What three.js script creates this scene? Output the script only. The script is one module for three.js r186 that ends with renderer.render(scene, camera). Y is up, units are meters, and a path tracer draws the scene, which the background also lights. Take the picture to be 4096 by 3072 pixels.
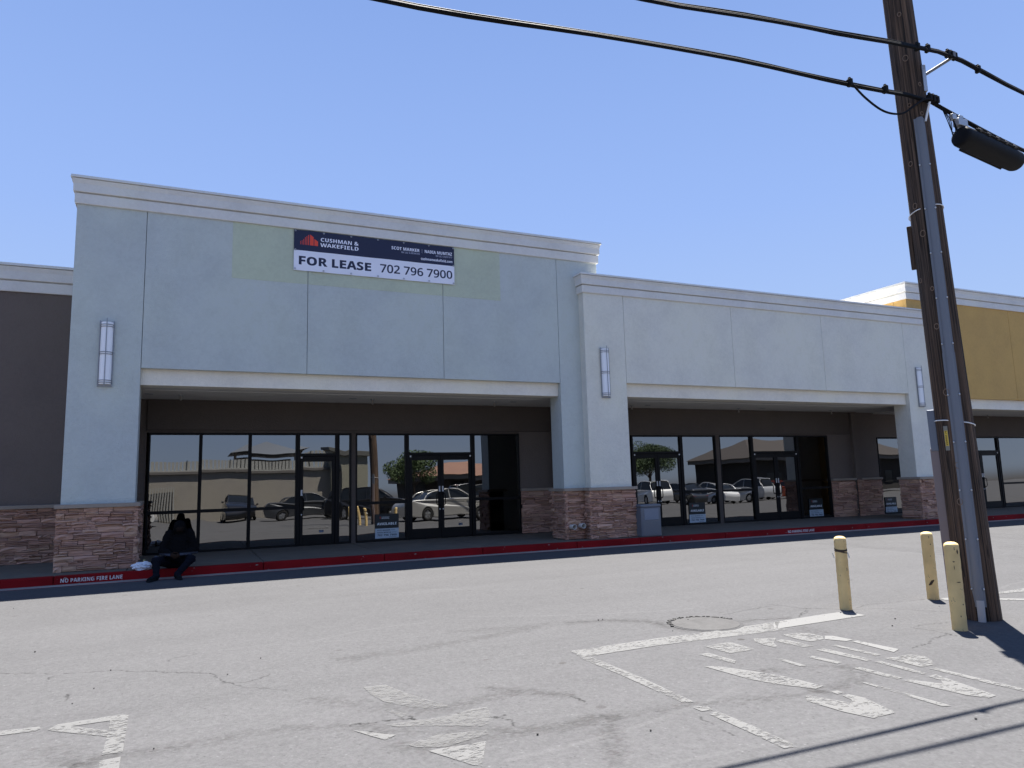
import * as THREE from 'three';
import { mergeGeometries } from 'three/addons/utils/BufferGeometryUtils.js';
import { RoundedBoxGeometry } from 'three/addons/geometries/RoundedBoxGeometry.js';
import { MarchingCubes } from 'three/addons/objects/MarchingCubes.js';

// ---------- camera, sky, sun, exposure ----------
const scene = new THREE.Scene();
const camera = new THREE.PerspectiveCamera(56.13, 4 / 3, 0.1, 600);
{
  const yaw = 0.43043, pitch = 0.13446, roll = -0.02728;
  const fw = new THREE.Vector3(Math.sin(yaw) * Math.cos(pitch), Math.sin(pitch), -Math.cos(yaw) * Math.cos(pitch));
  const r0 = new THREE.Vector3(Math.cos(yaw), 0, Math.sin(yaw)), u0 = new THREE.Vector3().crossVectors(r0, fw);
  const c = Math.cos(roll), s = Math.sin(roll);
  const rt = r0.clone().multiplyScalar(c).addScaledVector(u0, s), up = r0.clone().multiplyScalar(-s).addScaledVector(u0, c);
  camera.position.set(0, 1.538, 15.44);
  camera.quaternion.setFromRotationMatrix(new THREE.Matrix4().makeBasis(rt, up, fw.clone().negate()));
}
const EXPOSURE = 4.0;
const renderer = new THREE.WebGLRenderer({ antialias: true });
renderer.setSize(1024, 768);
renderer.toneMapping = THREE.LinearToneMapping;
renderer.toneMappingExposure = EXPOSURE;
renderer.shadowMap.enabled = true;
{ // clear desert sky: deeper blue overhead, paler towards the horizon
  const W = 512, H = 256, d = new Float32Array(W * H * 4);
  const stops = [[0, [0.56, 0.68, 0.87]], [7, [0.44, 0.605, 0.93]], [20, [0.335, 0.505, 0.935]], [36, [0.252, 0.405, 0.825]], [60, [0.165, 0.305, 0.70]], [90, [0.125, 0.25, 0.62]]];
  for (let y = 0; y < H; y++) {
    const el = ((y + 0.5) / H) * 180 - 90;
    let c = [0.30, 0.27, 0.25];
    if (el > 0) {
      let k = 0; while (k < stops.length - 2 && el > stops[k + 1][0]) k++;
      const f = (el - stops[k][0]) / (stops[k + 1][0] - stops[k][0]);
      c = stops[k][1].map((v, i) => v + (stops[k + 1][1][i] - v) * f);
    }
    for (let x = 0; x < W; x++) { const i = (y * W + x) * 4; for (let j = 0; j < 3; j++) d[i + j] = c[j] / EXPOSURE; d[i + 3] = 1; }
  }
  const t = new THREE.DataTexture(d, W, H, THREE.RGBAFormat, THREE.FloatType);
  t.mapping = THREE.EquirectangularReflectionMapping; t.magFilter = THREE.LinearFilter; t.needsUpdate = true;
  scene.background = t; scene.environment = t;
}
const sun = new THREE.DirectionalLight(new THREE.Color().setRGB(1, 0.955, 0.89), 4.5);
sun.position.set(27.5, 100, -31); sun.target.position.set(0, 0, 0);
sun.castShadow = true; sun.shadow.mapSize.set(4096, 4096);
Object.assign(sun.shadow.camera, { left: -45, right: 45, top: 45, bottom: -45, near: 1, far: 260 });
scene.add(sun, sun.target);

// ---------- helpers ----------
let seed = 7;
const rnd = () => { seed = (seed * 1664525 + 1013904223) >>> 0; return seed / 4294967296; };
const rr = (a, b) => a + (b - a) * rnd();
const groundY = (x) => -0.005 * Math.max(0, Math.min(x - 5, 55));
const SW = 0.147, KERB_Z = 0.755, ZR = -2.653, ZR2 = -2.4;
const srgb = (v) => { v = Math.min(1, Math.max(0, v)); return 255 * (v <= 0.0031308 ? v * 12.92 : 1.055 * Math.pow(v, 1 / 2.4) - 0.055); };
function hash(x, y, s) { let h = (x * 374761393 + y * 668265263 + s * 974711) | 0; h = Math.imul(h ^ (h >>> 13), 1274126177); h ^= h >>> 16; return (h >>> 0) / 4294967296; }
function vnoise(x, y, px, py, s) {
  const ix = Math.floor(x), iy = Math.floor(y), fx = x - ix, fy = y - iy, u = fx * fx * (3 - 2 * fx), v = fy * fy * (3 - 2 * fy);
  const m = (a, p) => ((a % p) + p) % p, x0 = m(ix, px), x1 = m(ix + 1, px), y0 = m(iy, py), y1 = m(iy + 1, py);
  const a = hash(x0, y0, s), b = hash(x1, y0, s), c = hash(x0, y1, s), d = hash(x1, y1, s);
  return a + (b - a) * u + (c - a) * v + (a - b - c + d) * u * v;
}
function fbm(W, H, fx, fy, oct, s, gain = 0.5) {
  const out = new Float32Array(W * H); let amp = 1, tot = 0;
  for (let o = 0; o < oct; o++, amp *= gain, fx *= 2, fy *= 2) {
    tot += amp;
    for (let y = 0, i = 0; y < H; y++) for (let x = 0; x < W; x++, i++) out[i] += amp * vnoise((x / W) * fx, (y / H) * fy, fx, fy, s + o * 17);
  }
  for (let i = 0; i < out.length; i++) out[i] /= tot;
  return out;
}
function tex(W, H, fn, { srgbMap = true, sx = 1, sy = 1, wrap = true } = {}) {
  const d = new Uint8Array(W * H * 4);
  for (let i = 0; i < W * H; i++) { const c = fn(i, i % W, (i / W) | 0); for (let j = 0; j < 3; j++) d[i * 4 + j] = srgbMap ? srgb(c[j]) : 255 * Math.min(1, Math.max(0, c[j])); d[i * 4 + 3] = 255; }
  const t = new THREE.DataTexture(d, W, H);
  t.colorSpace = srgbMap ? THREE.SRGBColorSpace : THREE.NoColorSpace;
  t.magFilter = THREE.LinearFilter; t.minFilter = THREE.LinearMipmapLinearFilter;
  if (wrap) { t.wrapS = t.wrapT = THREE.RepeatWrapping; t.repeat.set(1 / sx, 1 / sy); }
  t.needsUpdate = true;
  return t;
}
const grey = (v) => [v, v, v];
function canvasTex(w, h, draw) {
  const c = document.createElement('canvas'); c.width = w; c.height = h;
  const g = c.getContext('2d'); draw(g, w, h);
  const t = new THREE.CanvasTexture(c); t.colorSpace = THREE.SRGBColorSpace; t.anisotropy = 8; return t;
}
const lin = (r, g, b) => new THREE.Color().setRGB(r, g, b);
const matte = (o) => new THREE.MeshPhysicalMaterial({ roughness: 0.9, metalness: 0, specularIntensity: 0.2, ...o });
const std = (o) => new THREE.MeshStandardMaterial({ roughness: 0.9, metalness: 0, ...o });

// uv in metres, by the way each face points
function metricUV(geo) {
  const g = geo.index ? geo.toNonIndexed() : geo;
  if (!g.attributes.normal) g.computeVertexNormals();
  const p = g.attributes.position, uv = new Float32Array(p.count * 2), a = new THREE.Vector3(), b = new THREE.Vector3(), c = new THREE.Vector3();
  for (let i = 0; i < p.count; i += 3) {
    a.fromBufferAttribute(p, i); b.fromBufferAttribute(p, i + 1).sub(a); c.fromBufferAttribute(p, i + 2).sub(a);
    const n = b.cross(c), ax = Math.abs(n.x), ay = Math.abs(n.y), az = Math.abs(n.z);
    for (let k = 0; k < 3; k++) {
      const x = p.getX(i + k), y = p.getY(i + k), z = p.getZ(i + k);
      const q = ay >= ax && ay >= az ? [x, -z] : ax >= az ? [z + 3.3, y] : [x, y];
      uv[(i + k) * 2] = q[0]; uv[(i + k) * 2 + 1] = q[1];
    }
  }
  g.setAttribute('uv', new THREE.BufferAttribute(uv, 2));
  return g;
}
const box = (x0, x1, y0, y1, z0, z1) => { const g = new THREE.BoxGeometry(x1 - x0, y1 - y0, z1 - z0); g.translate((x0 + x1) / 2, (y0 + y1) / 2, (z0 + z1) / 2); return g; };
function rbox(x0, x1, y0, y1, z0, z1, r = 0.006, seg = 1) { const g = new RoundedBoxGeometry(x1 - x0, y1 - y0, z1 - z0, seg, r); g.translate((x0 + x1) / 2, (y0 + y1) / 2, (z0 + z1) / 2); return g; }
const clean = (g) => { g = g.index ? g.toNonIndexed() : g; for (const k of Object.keys(g.attributes)) if (!['position', 'normal', 'uv'].includes(k)) g.deleteAttribute(k); if (!g.attributes.uv) g.setAttribute('uv', new THREE.BufferAttribute(new Float32Array(g.attributes.position.count * 2), 2)); return g; };
const merge = (list) => mergeGeometries(list.map(clean));
function tube(pts, r, seg = 24, rad = 8, closed = false) { return new THREE.TubeGeometry(new THREE.CatmullRomCurve3(pts.map((p) => new THREE.Vector3(...p)), closed, 'centripetal'), seg, r, rad, closed); }
function rod(a, b, r, rad = 8, r2 = r) {
  const A = new THREE.Vector3(...a), B = new THREE.Vector3(...b), d = B.clone().sub(A), g = new THREE.CylinderGeometry(r2, r, d.length(), rad, 1);
  g.applyQuaternion(new THREE.Quaternion().setFromUnitVectors(new THREE.Vector3(0, 1, 0), d.normalize())); g.translate((A.x + B.x) / 2, (A.y + B.y) / 2, (A.z + B.z) / 2); return g;
}
const used = new Map();
function numbered(n) { const k = used.get(n) ?? 0; used.set(n, k + 1); return k ? `${n}_${String(k).padStart(3, '0')}` : n; }
function shade(o) { o.traverse((m) => { if (m.isMesh) { m.castShadow = m.receiveShadow = true; } }); return o; }
function thing(name, label, category, [x, y, z] = [0, 0, 0], group) {
  const o = new THREE.Group(); o.name = numbered(name); o.position.set(x, y, z); o.userData = { label, category }; if (group) o.userData.group = group; scene.add(o); return o;
}
// a part given in world coordinates under a thing whose group stands at its base
function part(name, geo, mat, parent, metric = true) {
  const m = new THREE.Mesh(metric ? metricUV(geo) : geo, mat); m.name = name; parent.add(m);
  if (parent.isMesh !== true && parent.parent === scene) m.position.copy(parent.position).negate();
  m.castShadow = m.receiveShadow = true; return m;
}
function structure(name, geo, mat, metric = true) { const m = new THREE.Mesh(metric ? metricUV(geo) : geo, mat); m.name = numbered(name); m.userData = { kind: 'structure' }; m.castShadow = m.receiveShadow = true; scene.add(m); return m; }
function copyOf(root, label, pos, rotY) { const r = root.clone(); r.name = numbered(root.name.replace(/_\d+$/, '')); r.userData = { ...root.userData, label }; r.position.set(...pos); if (rotY !== undefined) r.rotation.y = rotY; scene.add(r); return r; }

// ---------- materials ----------
const nA = fbm(1024, 1024, 8, 8, 6, 11), nB = fbm(1024, 1024, 64, 64, 4, 23, 0.7), nC = fbm(1024, 1024, 3, 3, 5, 41), nD = fbm(1024, 1024, 160, 160, 3, 57, 0.8);
const stuccoBump = tex(1024, 1024, (i) => grey(0.55 * nB[i] + 0.45 * nD[i]), { srgbMap: false, sx: 1.6, sy: 1.6 });
const stuccoTone = tex(1024, 1024, (i) => { const v = 0.95 + 0.15 * (nA[i] - 0.5) + 0.13 * (nC[i] - 0.5) + 0.14 * (nB[i] - 0.5); return [v * 1.0, v, v * (1 - 0.10 * (nC[i] - 0.5))]; }, { sx: 3.7, sy: 3.7 });
const stucco = (r, g, b, k = 1) => std({ color: lin(r, g, b), map: stuccoTone, bumpMap: stuccoBump, bumpScale: 0.012 * k, roughness: 0.95 });
const M = {
  blue: stucco(0.53, 0.572, 0.55), patch: stucco(0.53, 0.578, 0.445), sage: stucco(0.735, 0.72, 0.635), brown: stucco(0.150, 0.122, 0.106), ochre: stucco(0.58, 0.362, 0.12),
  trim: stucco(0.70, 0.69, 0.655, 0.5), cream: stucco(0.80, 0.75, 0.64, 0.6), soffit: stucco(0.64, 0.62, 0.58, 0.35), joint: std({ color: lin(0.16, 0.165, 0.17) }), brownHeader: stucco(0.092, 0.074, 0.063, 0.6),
  frame: matte({ color: lin(0.006, 0.0055, 0.006), roughness: 0.5, specularIntensity: 0.35 }), interior: std({ color: lin(0.36, 0.35, 0.33) }), roofing: std({ color: lin(0.72, 0.71, 0.69) }),
  glass: new THREE.MeshPhysicalMaterial({ color: lin(0.10, 0.105, 0.105), roughness: 0.0, metalness: 0, transmission: 1, thickness: 0, ior: 2.75 }),
  steel: std({ color: lin(0.42, 0.44, 0.47), roughness: 0.45, metalness: 0.7 }), white: std({ color: lin(0.78, 0.78, 0.78), roughness: 0.6 }), black: matte({ color: lin(0.006, 0.006, 0.007), roughness: 0.6 }),
};
const concN = fbm(1024, 1024, 6, 6, 7, 77, 0.6);
const concrete = tex(1024, 1024, (i) => { const v = 0.105 * (0.75 + 0.42 * concN[i] + 0.16 * (nD[i] - 0.5)); return [v * 1.2, v, v * 0.75]; }, { sx: 2.3, sy: 2.3 });
M.concrete = std({ map: concrete, bumpMap: stuccoBump, bumpScale: 0.003 });
M.gutter = std({ map: concrete, color: lin(2.3, 2.5, 2.9), bumpMap: stuccoBump, bumpScale: 0.004 });
M.caps = std({ map: concrete, color: lin(2.5, 2.5, 2.7), bumpMap: stuccoBump, bumpScale: 0.006 });
{ // red kerb paint with chips showing concrete
  const chips = fbm(1024, 512, 24, 12, 5, 91, 0.6), fade = fbm(1024, 512, 5, 3, 4, 95);
  M.redKerb = matte({ map: tex(1024, 512, (i) => { const c = chips[i] > 0.795, v = 0.8 + 0.5 * (fade[i] - 0.5); return c ? [0.22, 0.19, 0.17] : [0.255 * v, 0.009 * v, 0.012 * v]; }, { sx: 3.1, sy: 1.3 }), bumpMap: stuccoBump, bumpScale: 0.003, roughness: 0.75 });
}
// ledgestone: several tones, streaked
const stoneN = fbm(512, 512, 4, 10, 6, 131, 0.6), stoneM = fbm(512, 512, 3, 3, 4, 137);
const stoneBump = tex(512, 512, (i) => grey(stoneN[i]), { srgbMap: false });
const stoneMap = tex(512, 512, (i) => { const v = 0.55 + 0.75 * stoneN[i], w = stoneM[i] - 0.5; return [v * (1 + 0.10 * w), v, v * (1 - 0.10 * w)]; });
M.stones = [[0.40, 0.262, 0.205], [0.365, 0.235, 0.185], [0.44, 0.292, 0.225], [0.33, 0.212, 0.168], [0.395, 0.27, 0.198], [0.425, 0.272, 0.218], [0.375, 0.25, 0.188], [0.30, 0.192, 0.155], [0.385, 0.242, 0.195]].map(([r, g, b]) => std({ color: lin(r * 1.3, g * 1.2, b * 1.12), map: stoneMap, bumpMap: stoneBump, bumpScale: 0.02, roughness: 0.95 }));
M.mortar = matte({ color: lin(0.03, 0.022, 0.019) });

// ---------- parking lot ----------
const MARKS=[[1,"frame",[[3.252,9.466],[4.236,9.442],[4.699,9.457],[5.433,9.448],[5.727,9.415],[5.79,9.431],[5.522,9.671],[5.566,9.776],[4.053,9.694],[3.216,9.723]]],[0,"frame",[[5.719,9.424],[6.469,9.376],[6.798,9.376],[6.818,9.648],[5.446,9.704]]],[1,"frame",[[3.197,9.726],[3.302,9.742],[3.298,10.518],[3.256,11.207],[3.179,11.177],[3.202,10.347]]],[1,"frame",[[3.17,11.273],[3.268,11.328],[3.253,11.403],[3.167,11.395]]],[1,"frame",[[3.174,11.465],[3.257,11.432],[3.257,11.785],[3.236,12.153],[3.144,12.138],[3.16,11.89]]],[1,"text",[[4.38,9.932],[4.69,9.923],[4.686,10.264],[4.396,10.26]]],[1,"text",[[4.147,10.157],[4.253,10.149],[4.267,10.483],[4.192,10.547]]],[1,"text",[[3.923,10.492],[4.023,10.552],[4.237,10.977],[4.243,11.007],[4.297,11.368],[4.194,11.391],[4.036,11.148],[3.969,10.949]]],[1,"text",[[4.972,9.928],[5.168,10.016],[4.994,10.165],[4.891,10.338],[4.869,10.168],[4.897,10.023]]],[1,"text",[[5.063,10.124],[5.161,10.081],[5.203,10.151],[5.21,10.425],[5.1,10.412]]],[1,"text",[[5.307,9.934],[5.5,9.945],[5.598,10.035],[5.589,10.179],[5.502,10.272],[5.333,10.283],[5.3,10.18],[5.312,10.044]]],[0,"text",[[5.627,10.172],[5.689,10.209],[5.709,10.422],[5.611,10.431],[5.511,10.277]]],[0,"text",[[5.643,10.466],[5.717,10.466],[5.735,10.875],[5.602,10.929]]],[1,"text",[[5.362,10.488],[5.413,10.492],[5.443,10.945],[5.366,10.941]]],[1,"text",[[5.113,10.546],[5.218,10.543],[5.235,11.014],[5.15,11.03]]],[1,"text",[[5.349,11.036],[5.643,11.047],[5.693,11.144],[5.61,11.274],[5.488,11.364],[5.351,11.363],[5.362,11.237],[5.358,11.107]]],[1,"text",[[5.188,11.074],[5.25,11.088],[5.235,11.504],[5.165,11.509]]],[1,"text",[[4.879,11.123],[4.947,11.135],[4.961,11.502],[4.884,11.504]]],[1,"text",[[4.851,10.699],[4.918,10.684],[4.951,10.958],[4.883,10.972]]],[1,"text",[[4.586,10.585],[4.633,10.613],[4.632,10.894],[4.573,10.88]]],[1,"text",[[4.6,11.425],[4.636,11.463],[4.641,12.098],[4.581,12.077]]],[1,"text",[[4.9,11.548],[4.966,11.563],[5.06,11.744],[5.135,11.683],[5.155,11.562],[5.25,11.557],[5.103,12.102],[5.008,12.109],[4.943,11.997]]],[1,"text",[[5.363,11.421],[5.428,11.431],[5.42,12.094],[5.416,12.132],[5.36,12.129],[5.353,11.891]]],[1,"text",[[4.228,11.491],[4.29,11.495],[4.293,11.551],[4.221,11.556]]],[1,"text",[[4.009,11.474],[4.038,11.497],[4.138,11.74],[4.195,11.701],[4.223,11.597],[4.285,11.596],[4.307,11.706],[4.218,12.018],[4.004,12.024],[3.947,11.851],[3.923,11.565]]],[2,"arrow",[[1.323,9.672],[1.488,9.693],[1.586,10.058],[1.752,10.466],[1.617,10.441],[1.502,10.341],[1.367,10.121],[1.325,9.887]]],[2,"arrow",[[1.318,10.271],[1.373,10.353],[1.441,10.483],[1.383,10.522],[1.366,10.481]]],[2,"arrow",[[1.828,10.595],[1.964,10.604],[1.923,10.763],[1.823,10.968],[1.686,10.891],[1.543,10.804],[1.307,10.693],[1.246,10.622],[1.462,10.63],[1.549,10.648],[1.733,10.64]]],[1,"arrow",[[1.04,10.624],[1.111,10.692],[1.179,10.765],[1.259,10.837],[1.175,10.897],[1.151,10.844],[1.113,10.776]]],[2,"arrow",[[1.276,11.044],[1.372,10.993],[1.489,10.965],[1.654,11.002],[1.795,11.024],[1.762,11.103],[1.599,11.146],[1.458,11.182],[1.308,11.105]]],[1,"arrow",[[1.353,11.197],[1.454,11.192],[1.575,11.209],[1.708,11.206],[1.544,11.552],[1.505,11.52]]],[1,"lane",[[-1.08,9.469],[-1.034,9.477],[-0.811,9.506],[-0.797,9.55],[-0.82,9.597],[-1.014,9.584],[-1.059,9.58]]],[1,"lane",[[-0.751,9.606],[-0.702,9.512],[-0.408,9.491],[-0.342,9.488],[-0.284,9.521],[-0.277,9.871],[-0.268,10.321],[-0.378,10.314],[-0.379,9.958],[-0.718,9.654]],[[-0.621,9.604],[-0.39,9.602],[-0.382,9.827]]],[1,"lane",[[-0.379,10.415],[-0.273,10.403],[-0.267,10.697],[-0.373,10.639]]],[0,"stall",[[8.46,9.347],[8.6,9.373],[9.226,9.867],[9.325,9.967],[9.217,10.029],[9.118,9.931],[8.396,9.45]]],[1,"stall",[[9.457,9.42],[10.042,9.39],[10.546,9.337],[10.213,9.524],[9.765,9.552],[9.344,9.495]]]];
const TRACKS=[[0.16,[[-0.534,10.441],[-0.462,10.37],[-0.269,10.357],[0.097,10.384],[0.577,10.319],[1.092,10.532],[1.261,10.8],[1.736,10.981],[2.028,11.159],[2.517,11.183],[2.635,11.225],[3.174,11.232],[3.653,11.36],[4.111,11.439],[4.193,11.423],[4.476,11.422],[4.711,11.312],[4.842,11.16],[4.849,11.002],[4.324,10.853],[4.111,10.806]]],[0.22,[[1.262,8.676],[1.851,8.646],[2.718,8.505],[3.503,8.29]]],[0.2,[[0.844,9.713],[1.249,10.13],[1.541,10.47],[1.956,10.426],[2.423,10.347]]],[0.16,[[1.133,10.968],[1.398,11.189],[1.763,11.135],[2.292,11.206],[2.56,11.113]]],[0.12,[[2.082,10.108],[2.377,10.441],[2.602,10.648]]],[0.2,[[2.511,8.073],[3.811,8.283],[4.312,8.401],[4.638,8.701],[4.649,9.066],[4.774,9.535],[5.524,9.18],[6.056,9.356]]],[0.25,[[5.725,9.727],[5.72,9.921],[5.648,10.125]]],[0.14,[[2.494,11.273],[2.343,11.555],[2.163,11.901]]],[0.25,[[-0.806,9.962],[-0.639,10.154],[-0.508,10.321]]]];
const CRACKS=[[[7.091,9.282],[7.389,9.186],[7.736,9.237],[8.315,9.299]],[[6.572,8.956],[6.812,9.146],[6.966,9.321],[7.204,9.393],[7.435,9.499],[7.534,9.715],[7.717,9.978]],[[5.875,10.9],[6.045,10.862],[6.177,10.845],[6.296,10.769],[6.438,10.728],[6.572,10.704],[6.678,10.661],[6.655,10.727],[6.67,10.814]],[[6.668,10.287],[6.977,10.293],[7.247,10.333]],[[6.649,10.335],[6.687,10.5],[6.678,10.661]],[[6.217,9.298],[6.466,9.161],[6.643,9.001]],[[1.451,10.51],[1.436,10.568],[1.44,10.594],[1.505,10.685],[1.534,10.791]],[[1.434,10.567],[1.349,10.543],[1.261,10.532],[1.15,10.523],[1.096,10.508],[1.043,10.508]],[[1.742,10.615],[1.752,10.667],[1.786,10.703],[1.881,10.78],[1.954,10.853]],[[1.115,10.673],[1.163,10.742],[1.222,10.782]],[[1.933,10.822],[1.997,10.92],[1.97,11.083]],[[2.602,10.668],[2.611,10.845]],[[1.931,10.827],[2.04,10.802]],[[3.811,8.283],[4.312,8.401],[4.638,8.701],[4.653,8.964]],[[5.524,9.18],[5.892,9.293],[6.056,9.356]],[[5.562,8.814],[5.92,8.743],[6.511,8.664],[6.589,8.988],[6.659,9.058]],[[6.511,8.664],[6.432,8.373]],[[6.12,9.357],[6.593,9.034]],[[2.597,10.661],[2.611,10.846]],[[3.091,11.47],[3.06,11.644]],[[3.057,11.731],[3.053,11.874]],[[-0.058,7.917],[-0.026,7.789],[0.23,7.685]],[[-1.392,7.578],[-0.882,7.915],[-0.431,8.025],[-0.362,8.134],[-0.149,8.245],[-0.052,8.354],[0.137,8.466],[0.292,8.607],[0.352,8.906],[0.498,9.169],[0.815,9.48]],[[-0.97,8.061],[-0.936,7.959]],[[-0.534,10.441],[-0.475,10.374]],[[-0.729,8.909],[-0.75,8.74],[-0.737,8.666]],[[0.35,8.95],[0.488,9.03],[0.637,8.979],[0.736,8.844]]];
const SPECKS=[[-0.68,9.009],[-0.508,8.017],[-2.028,3.376],[-1.258,6.768],[0.708,8.249],[-0.101,10.359],[2.026,11.262],[2.662,11.538],[4.216,8.362],[4.272,8.359],[5.029,8.877],[4.545,9.252],[6.895,9.942],[6.552,10.175],[7.941,9.698],[4.522,12.336],[0.401,8.711],[-0.579,8.617]];
const LITTER=[[0.152,9.244],[1.78,8.891],[3.274,10.553],[3.948,10.922],[12.061,5.641]];

const LOT = { x0: -7, x1: 13, z0: 1.05, z1: 16.2 };
const grainN = fbm(512, 512, 128, 128, 3, 203, 0.8), grain2 = fbm(512, 512, 32, 32, 4, 207, 0.7);
const grainBump = tex(512, 512, (i) => grey(0.6 * grainN[i] + 0.4 * grain2[i]), { srgbMap: false, sx: 0.7, sy: 0.7 });
const ASPHALT = 0.077;
function lotTexture() {
  const W = 2048, H = 1552, c = document.createElement('canvas'); c.width = W; c.height = H;
  const g = c.getContext('2d'), im = g.createImageData(W, H), big = fbm(W, H, 4, 3, 6, 301, 0.55), fine = fbm(W, H, 900, 682, 1, 311, 0.8), mid = fbm(W, H, 48, 36, 4, 321, 0.6), sweep = fbm(W, H, 3, 40, 4, 331, 0.6);
  for (let i = 0; i < W * H; i++) {
    const f = fine[i];
    let v = ASPHALT * (1.0 + 0.20 * (big[i] - 0.5) + 0.20 * (f - 0.5) + 0.20 * (hash(i % W, (i / W) | 0, 9) - 0.5) + 0.07 * (mid[i] - 0.5) + 0.14 * (sweep[i] - 0.5));
    const h = hash(i % W, (i / W) | 0, 5); if (h > 0.9975) v *= 1.55; else if (h < 0.004) v *= 0.6;
    im.data[i * 4] = srgb(v * 0.995); im.data[i * 4 + 1] = srgb(v * 0.99); im.data[i * 4 + 2] = srgb(v * 1.02); im.data[i * 4 + 3] = 255;
  }
  g.putImageData(im, 0, 0);
  const X = (x) => ((x - LOT.x0) / (LOT.x1 - LOT.x0)) * W, Y = (z) => ((z - LOT.z0) / (LOT.z1 - LOT.z0)) * H, S = W / (LOT.x1 - LOT.x0);
  // tyre scuffs: many thin strokes along each track
  for (const [w, pts] of TRACKS) {
    let len = 0; for (let i = 0; i < pts.length - 1; i++) len += Math.hypot(pts[i + 1][0] - pts[i][0], pts[i + 1][1] - pts[i][1]);
    for (let k = 0; k < len * 2600; k++) {
      const t = rr(0, pts.length - 1.001), i = Math.floor(t), f = t - i, dx = pts[i + 1][0] - pts[i][0], dz = pts[i + 1][1] - pts[i][1], l = Math.hypot(dx, dz); if (rnd() * 2.2 > l) { if (rnd() < 0.5) continue; }
      const o = (rnd() + rnd() + rnd() - 1.5) * w * 0.62, patch = vnoise(t * 5.3, o * 20, 997, 997, 77); if (patch < 0.3) continue;
      const x = pts[i][0] + dx * f - (dz / l) * o, z = pts[i][1] + dz * f + (dx / l) * o; g.fillStyle = `rgba(34,33,33,${rr(0.03, 0.10)})`; g.fillRect(X(x), Y(z), rr(1, 5), rr(0.8, 1.8));
    }
  }
  for (let k = 0; k < 120; k++) { // fainter turning marks all over the lot
    const x = rr(LOT.x0, LOT.x1), z = rr(2.6, LOT.z1), a = rr(-0.35, 0.35), len = rr(0.6, 3.5), b = rr(-0.5, 0.5);
    g.strokeStyle = rnd() < 0.7 ? `rgba(45,45,44,${rr(0.015, 0.05)})` : `rgba(150,149,146,${rr(0.02, 0.07)})`; g.lineWidth = rr(1, 5);
    g.beginPath(); g.moveTo(X(x), Y(z)); g.quadraticCurveTo(X(x + len * 0.5), Y(z + a * len), X(x + len), Y(z + (a + b) * len)); g.stroke();
  }
  for (const pts of CRACKS) {
    const path = [];
    for (let i = 0; i < pts.length - 1; i++) for (let q = 0; q < 10; q++) { const f = q / 10; path.push([X(pts[i][0] + (pts[i + 1][0] - pts[i][0]) * f) + rr(-1.7, 1.7), Y(pts[i][1] + (pts[i + 1][1] - pts[i][1]) * f) + rr(-1.7, 1.7)]); }
    for (let i = 0; i < path.length - 1; i++) { if (rnd() < 0.07) continue; g.strokeStyle = `rgba(20,20,20,${rr(0.3, 0.8)})`; g.lineWidth = rr(0.5, 1.25); g.beginPath(); g.moveTo(...path[i]); g.lineTo(...path[i + 1]); g.stroke(); }
  }
  for (let k = 0; k < 160; k++) { const x = rr(0, W), y = rr(0, H), r = rr(1, 4); g.fillStyle = `rgba(40,38,36,${rr(0.15, 0.5)})`; g.beginPath(); g.ellipse(x, y, r, r * rr(0.4, 1), rr(0, 3), 0, 7); g.fill(); }
  const t = new THREE.CanvasTexture(c); t.colorSpace = THREE.SRGBColorSpace; return t;
}
M.lot = matte({ map: lotTexture(), bumpMap: grainBump, bumpScale: 0.005, roughness: 0.9, specularIntensity: 0.25 });
const farN = tex(1024, 1024, (i) => { const v = ASPHALT * (1.0 + 0.2 * (nA[i] - 0.5) + 0.3 * (nB[i] - 0.5) + 0.25 * (nD[i] - 0.5)); return [v * 0.995, v * 0.99, v * 1.02]; }, { sx: 7, sy: 7 });
M.farLot = matte({ map: farN, bumpMap: grainBump, bumpScale: 0.008, roughness: 0.9, specularIntensity: 0.25 });
function sheet(x0, x1, z0, z1, lift = 0, nx = 1) { // lies on the ground, whose right side falls away a little
  const xs = [...new Set([x0, ...[5, 60].filter((v) => v > x0 && v < x1), x1])], P = [], UV = [], I = [];
  for (const x of xs) for (const z of [z0, z1]) { P.push(x, groundY(x) + lift, z); UV.push(x, -z); }
  for (let i = 0; i < xs.length - 1; i++) { const a = i * 2; I.push(a, a + 1, a + 2, a + 1, a + 3, a + 2); }
  const g = new THREE.BufferGeometry(); g.setAttribute('position', new THREE.Float32BufferAttribute(P, 3)); g.setAttribute('uv', new THREE.Float32BufferAttribute(UV, 2)); g.setIndex(I); g.computeVertexNormals(); return g;
}
{
  const lot = sheet(LOT.x0, LOT.x1, LOT.z0, LOT.z1), uv = lot.attributes.uv, p = lot.attributes.position;
  for (let i = 0; i < uv.count; i++) uv.setXY(i, (p.getX(i) - LOT.x0) / (LOT.x1 - LOT.x0), 1 - (p.getZ(i) - LOT.z0) / (LOT.z1 - LOT.z0));
  grainBump.repeat.set(20 / 0.7, 15.15 / 0.7);
  const near = structure('parking_lot', lot, M.lot, false);
  const gb2 = grainBump.clone(); gb2.repeat.set(1 / 0.7, 1 / 0.7); gb2.needsUpdate = true; M.farLot.bumpMap = gb2;
  structure('asphalt_ground', merge([sheet(-180, 180, LOT.z1, 180), sheet(-180, LOT.x0, LOT.z0, LOT.z1), sheet(LOT.x1, 180, LOT.z0, LOT.z1), sheet(-180, 180, -160, -20)]), M.farLot, false);
}
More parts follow.
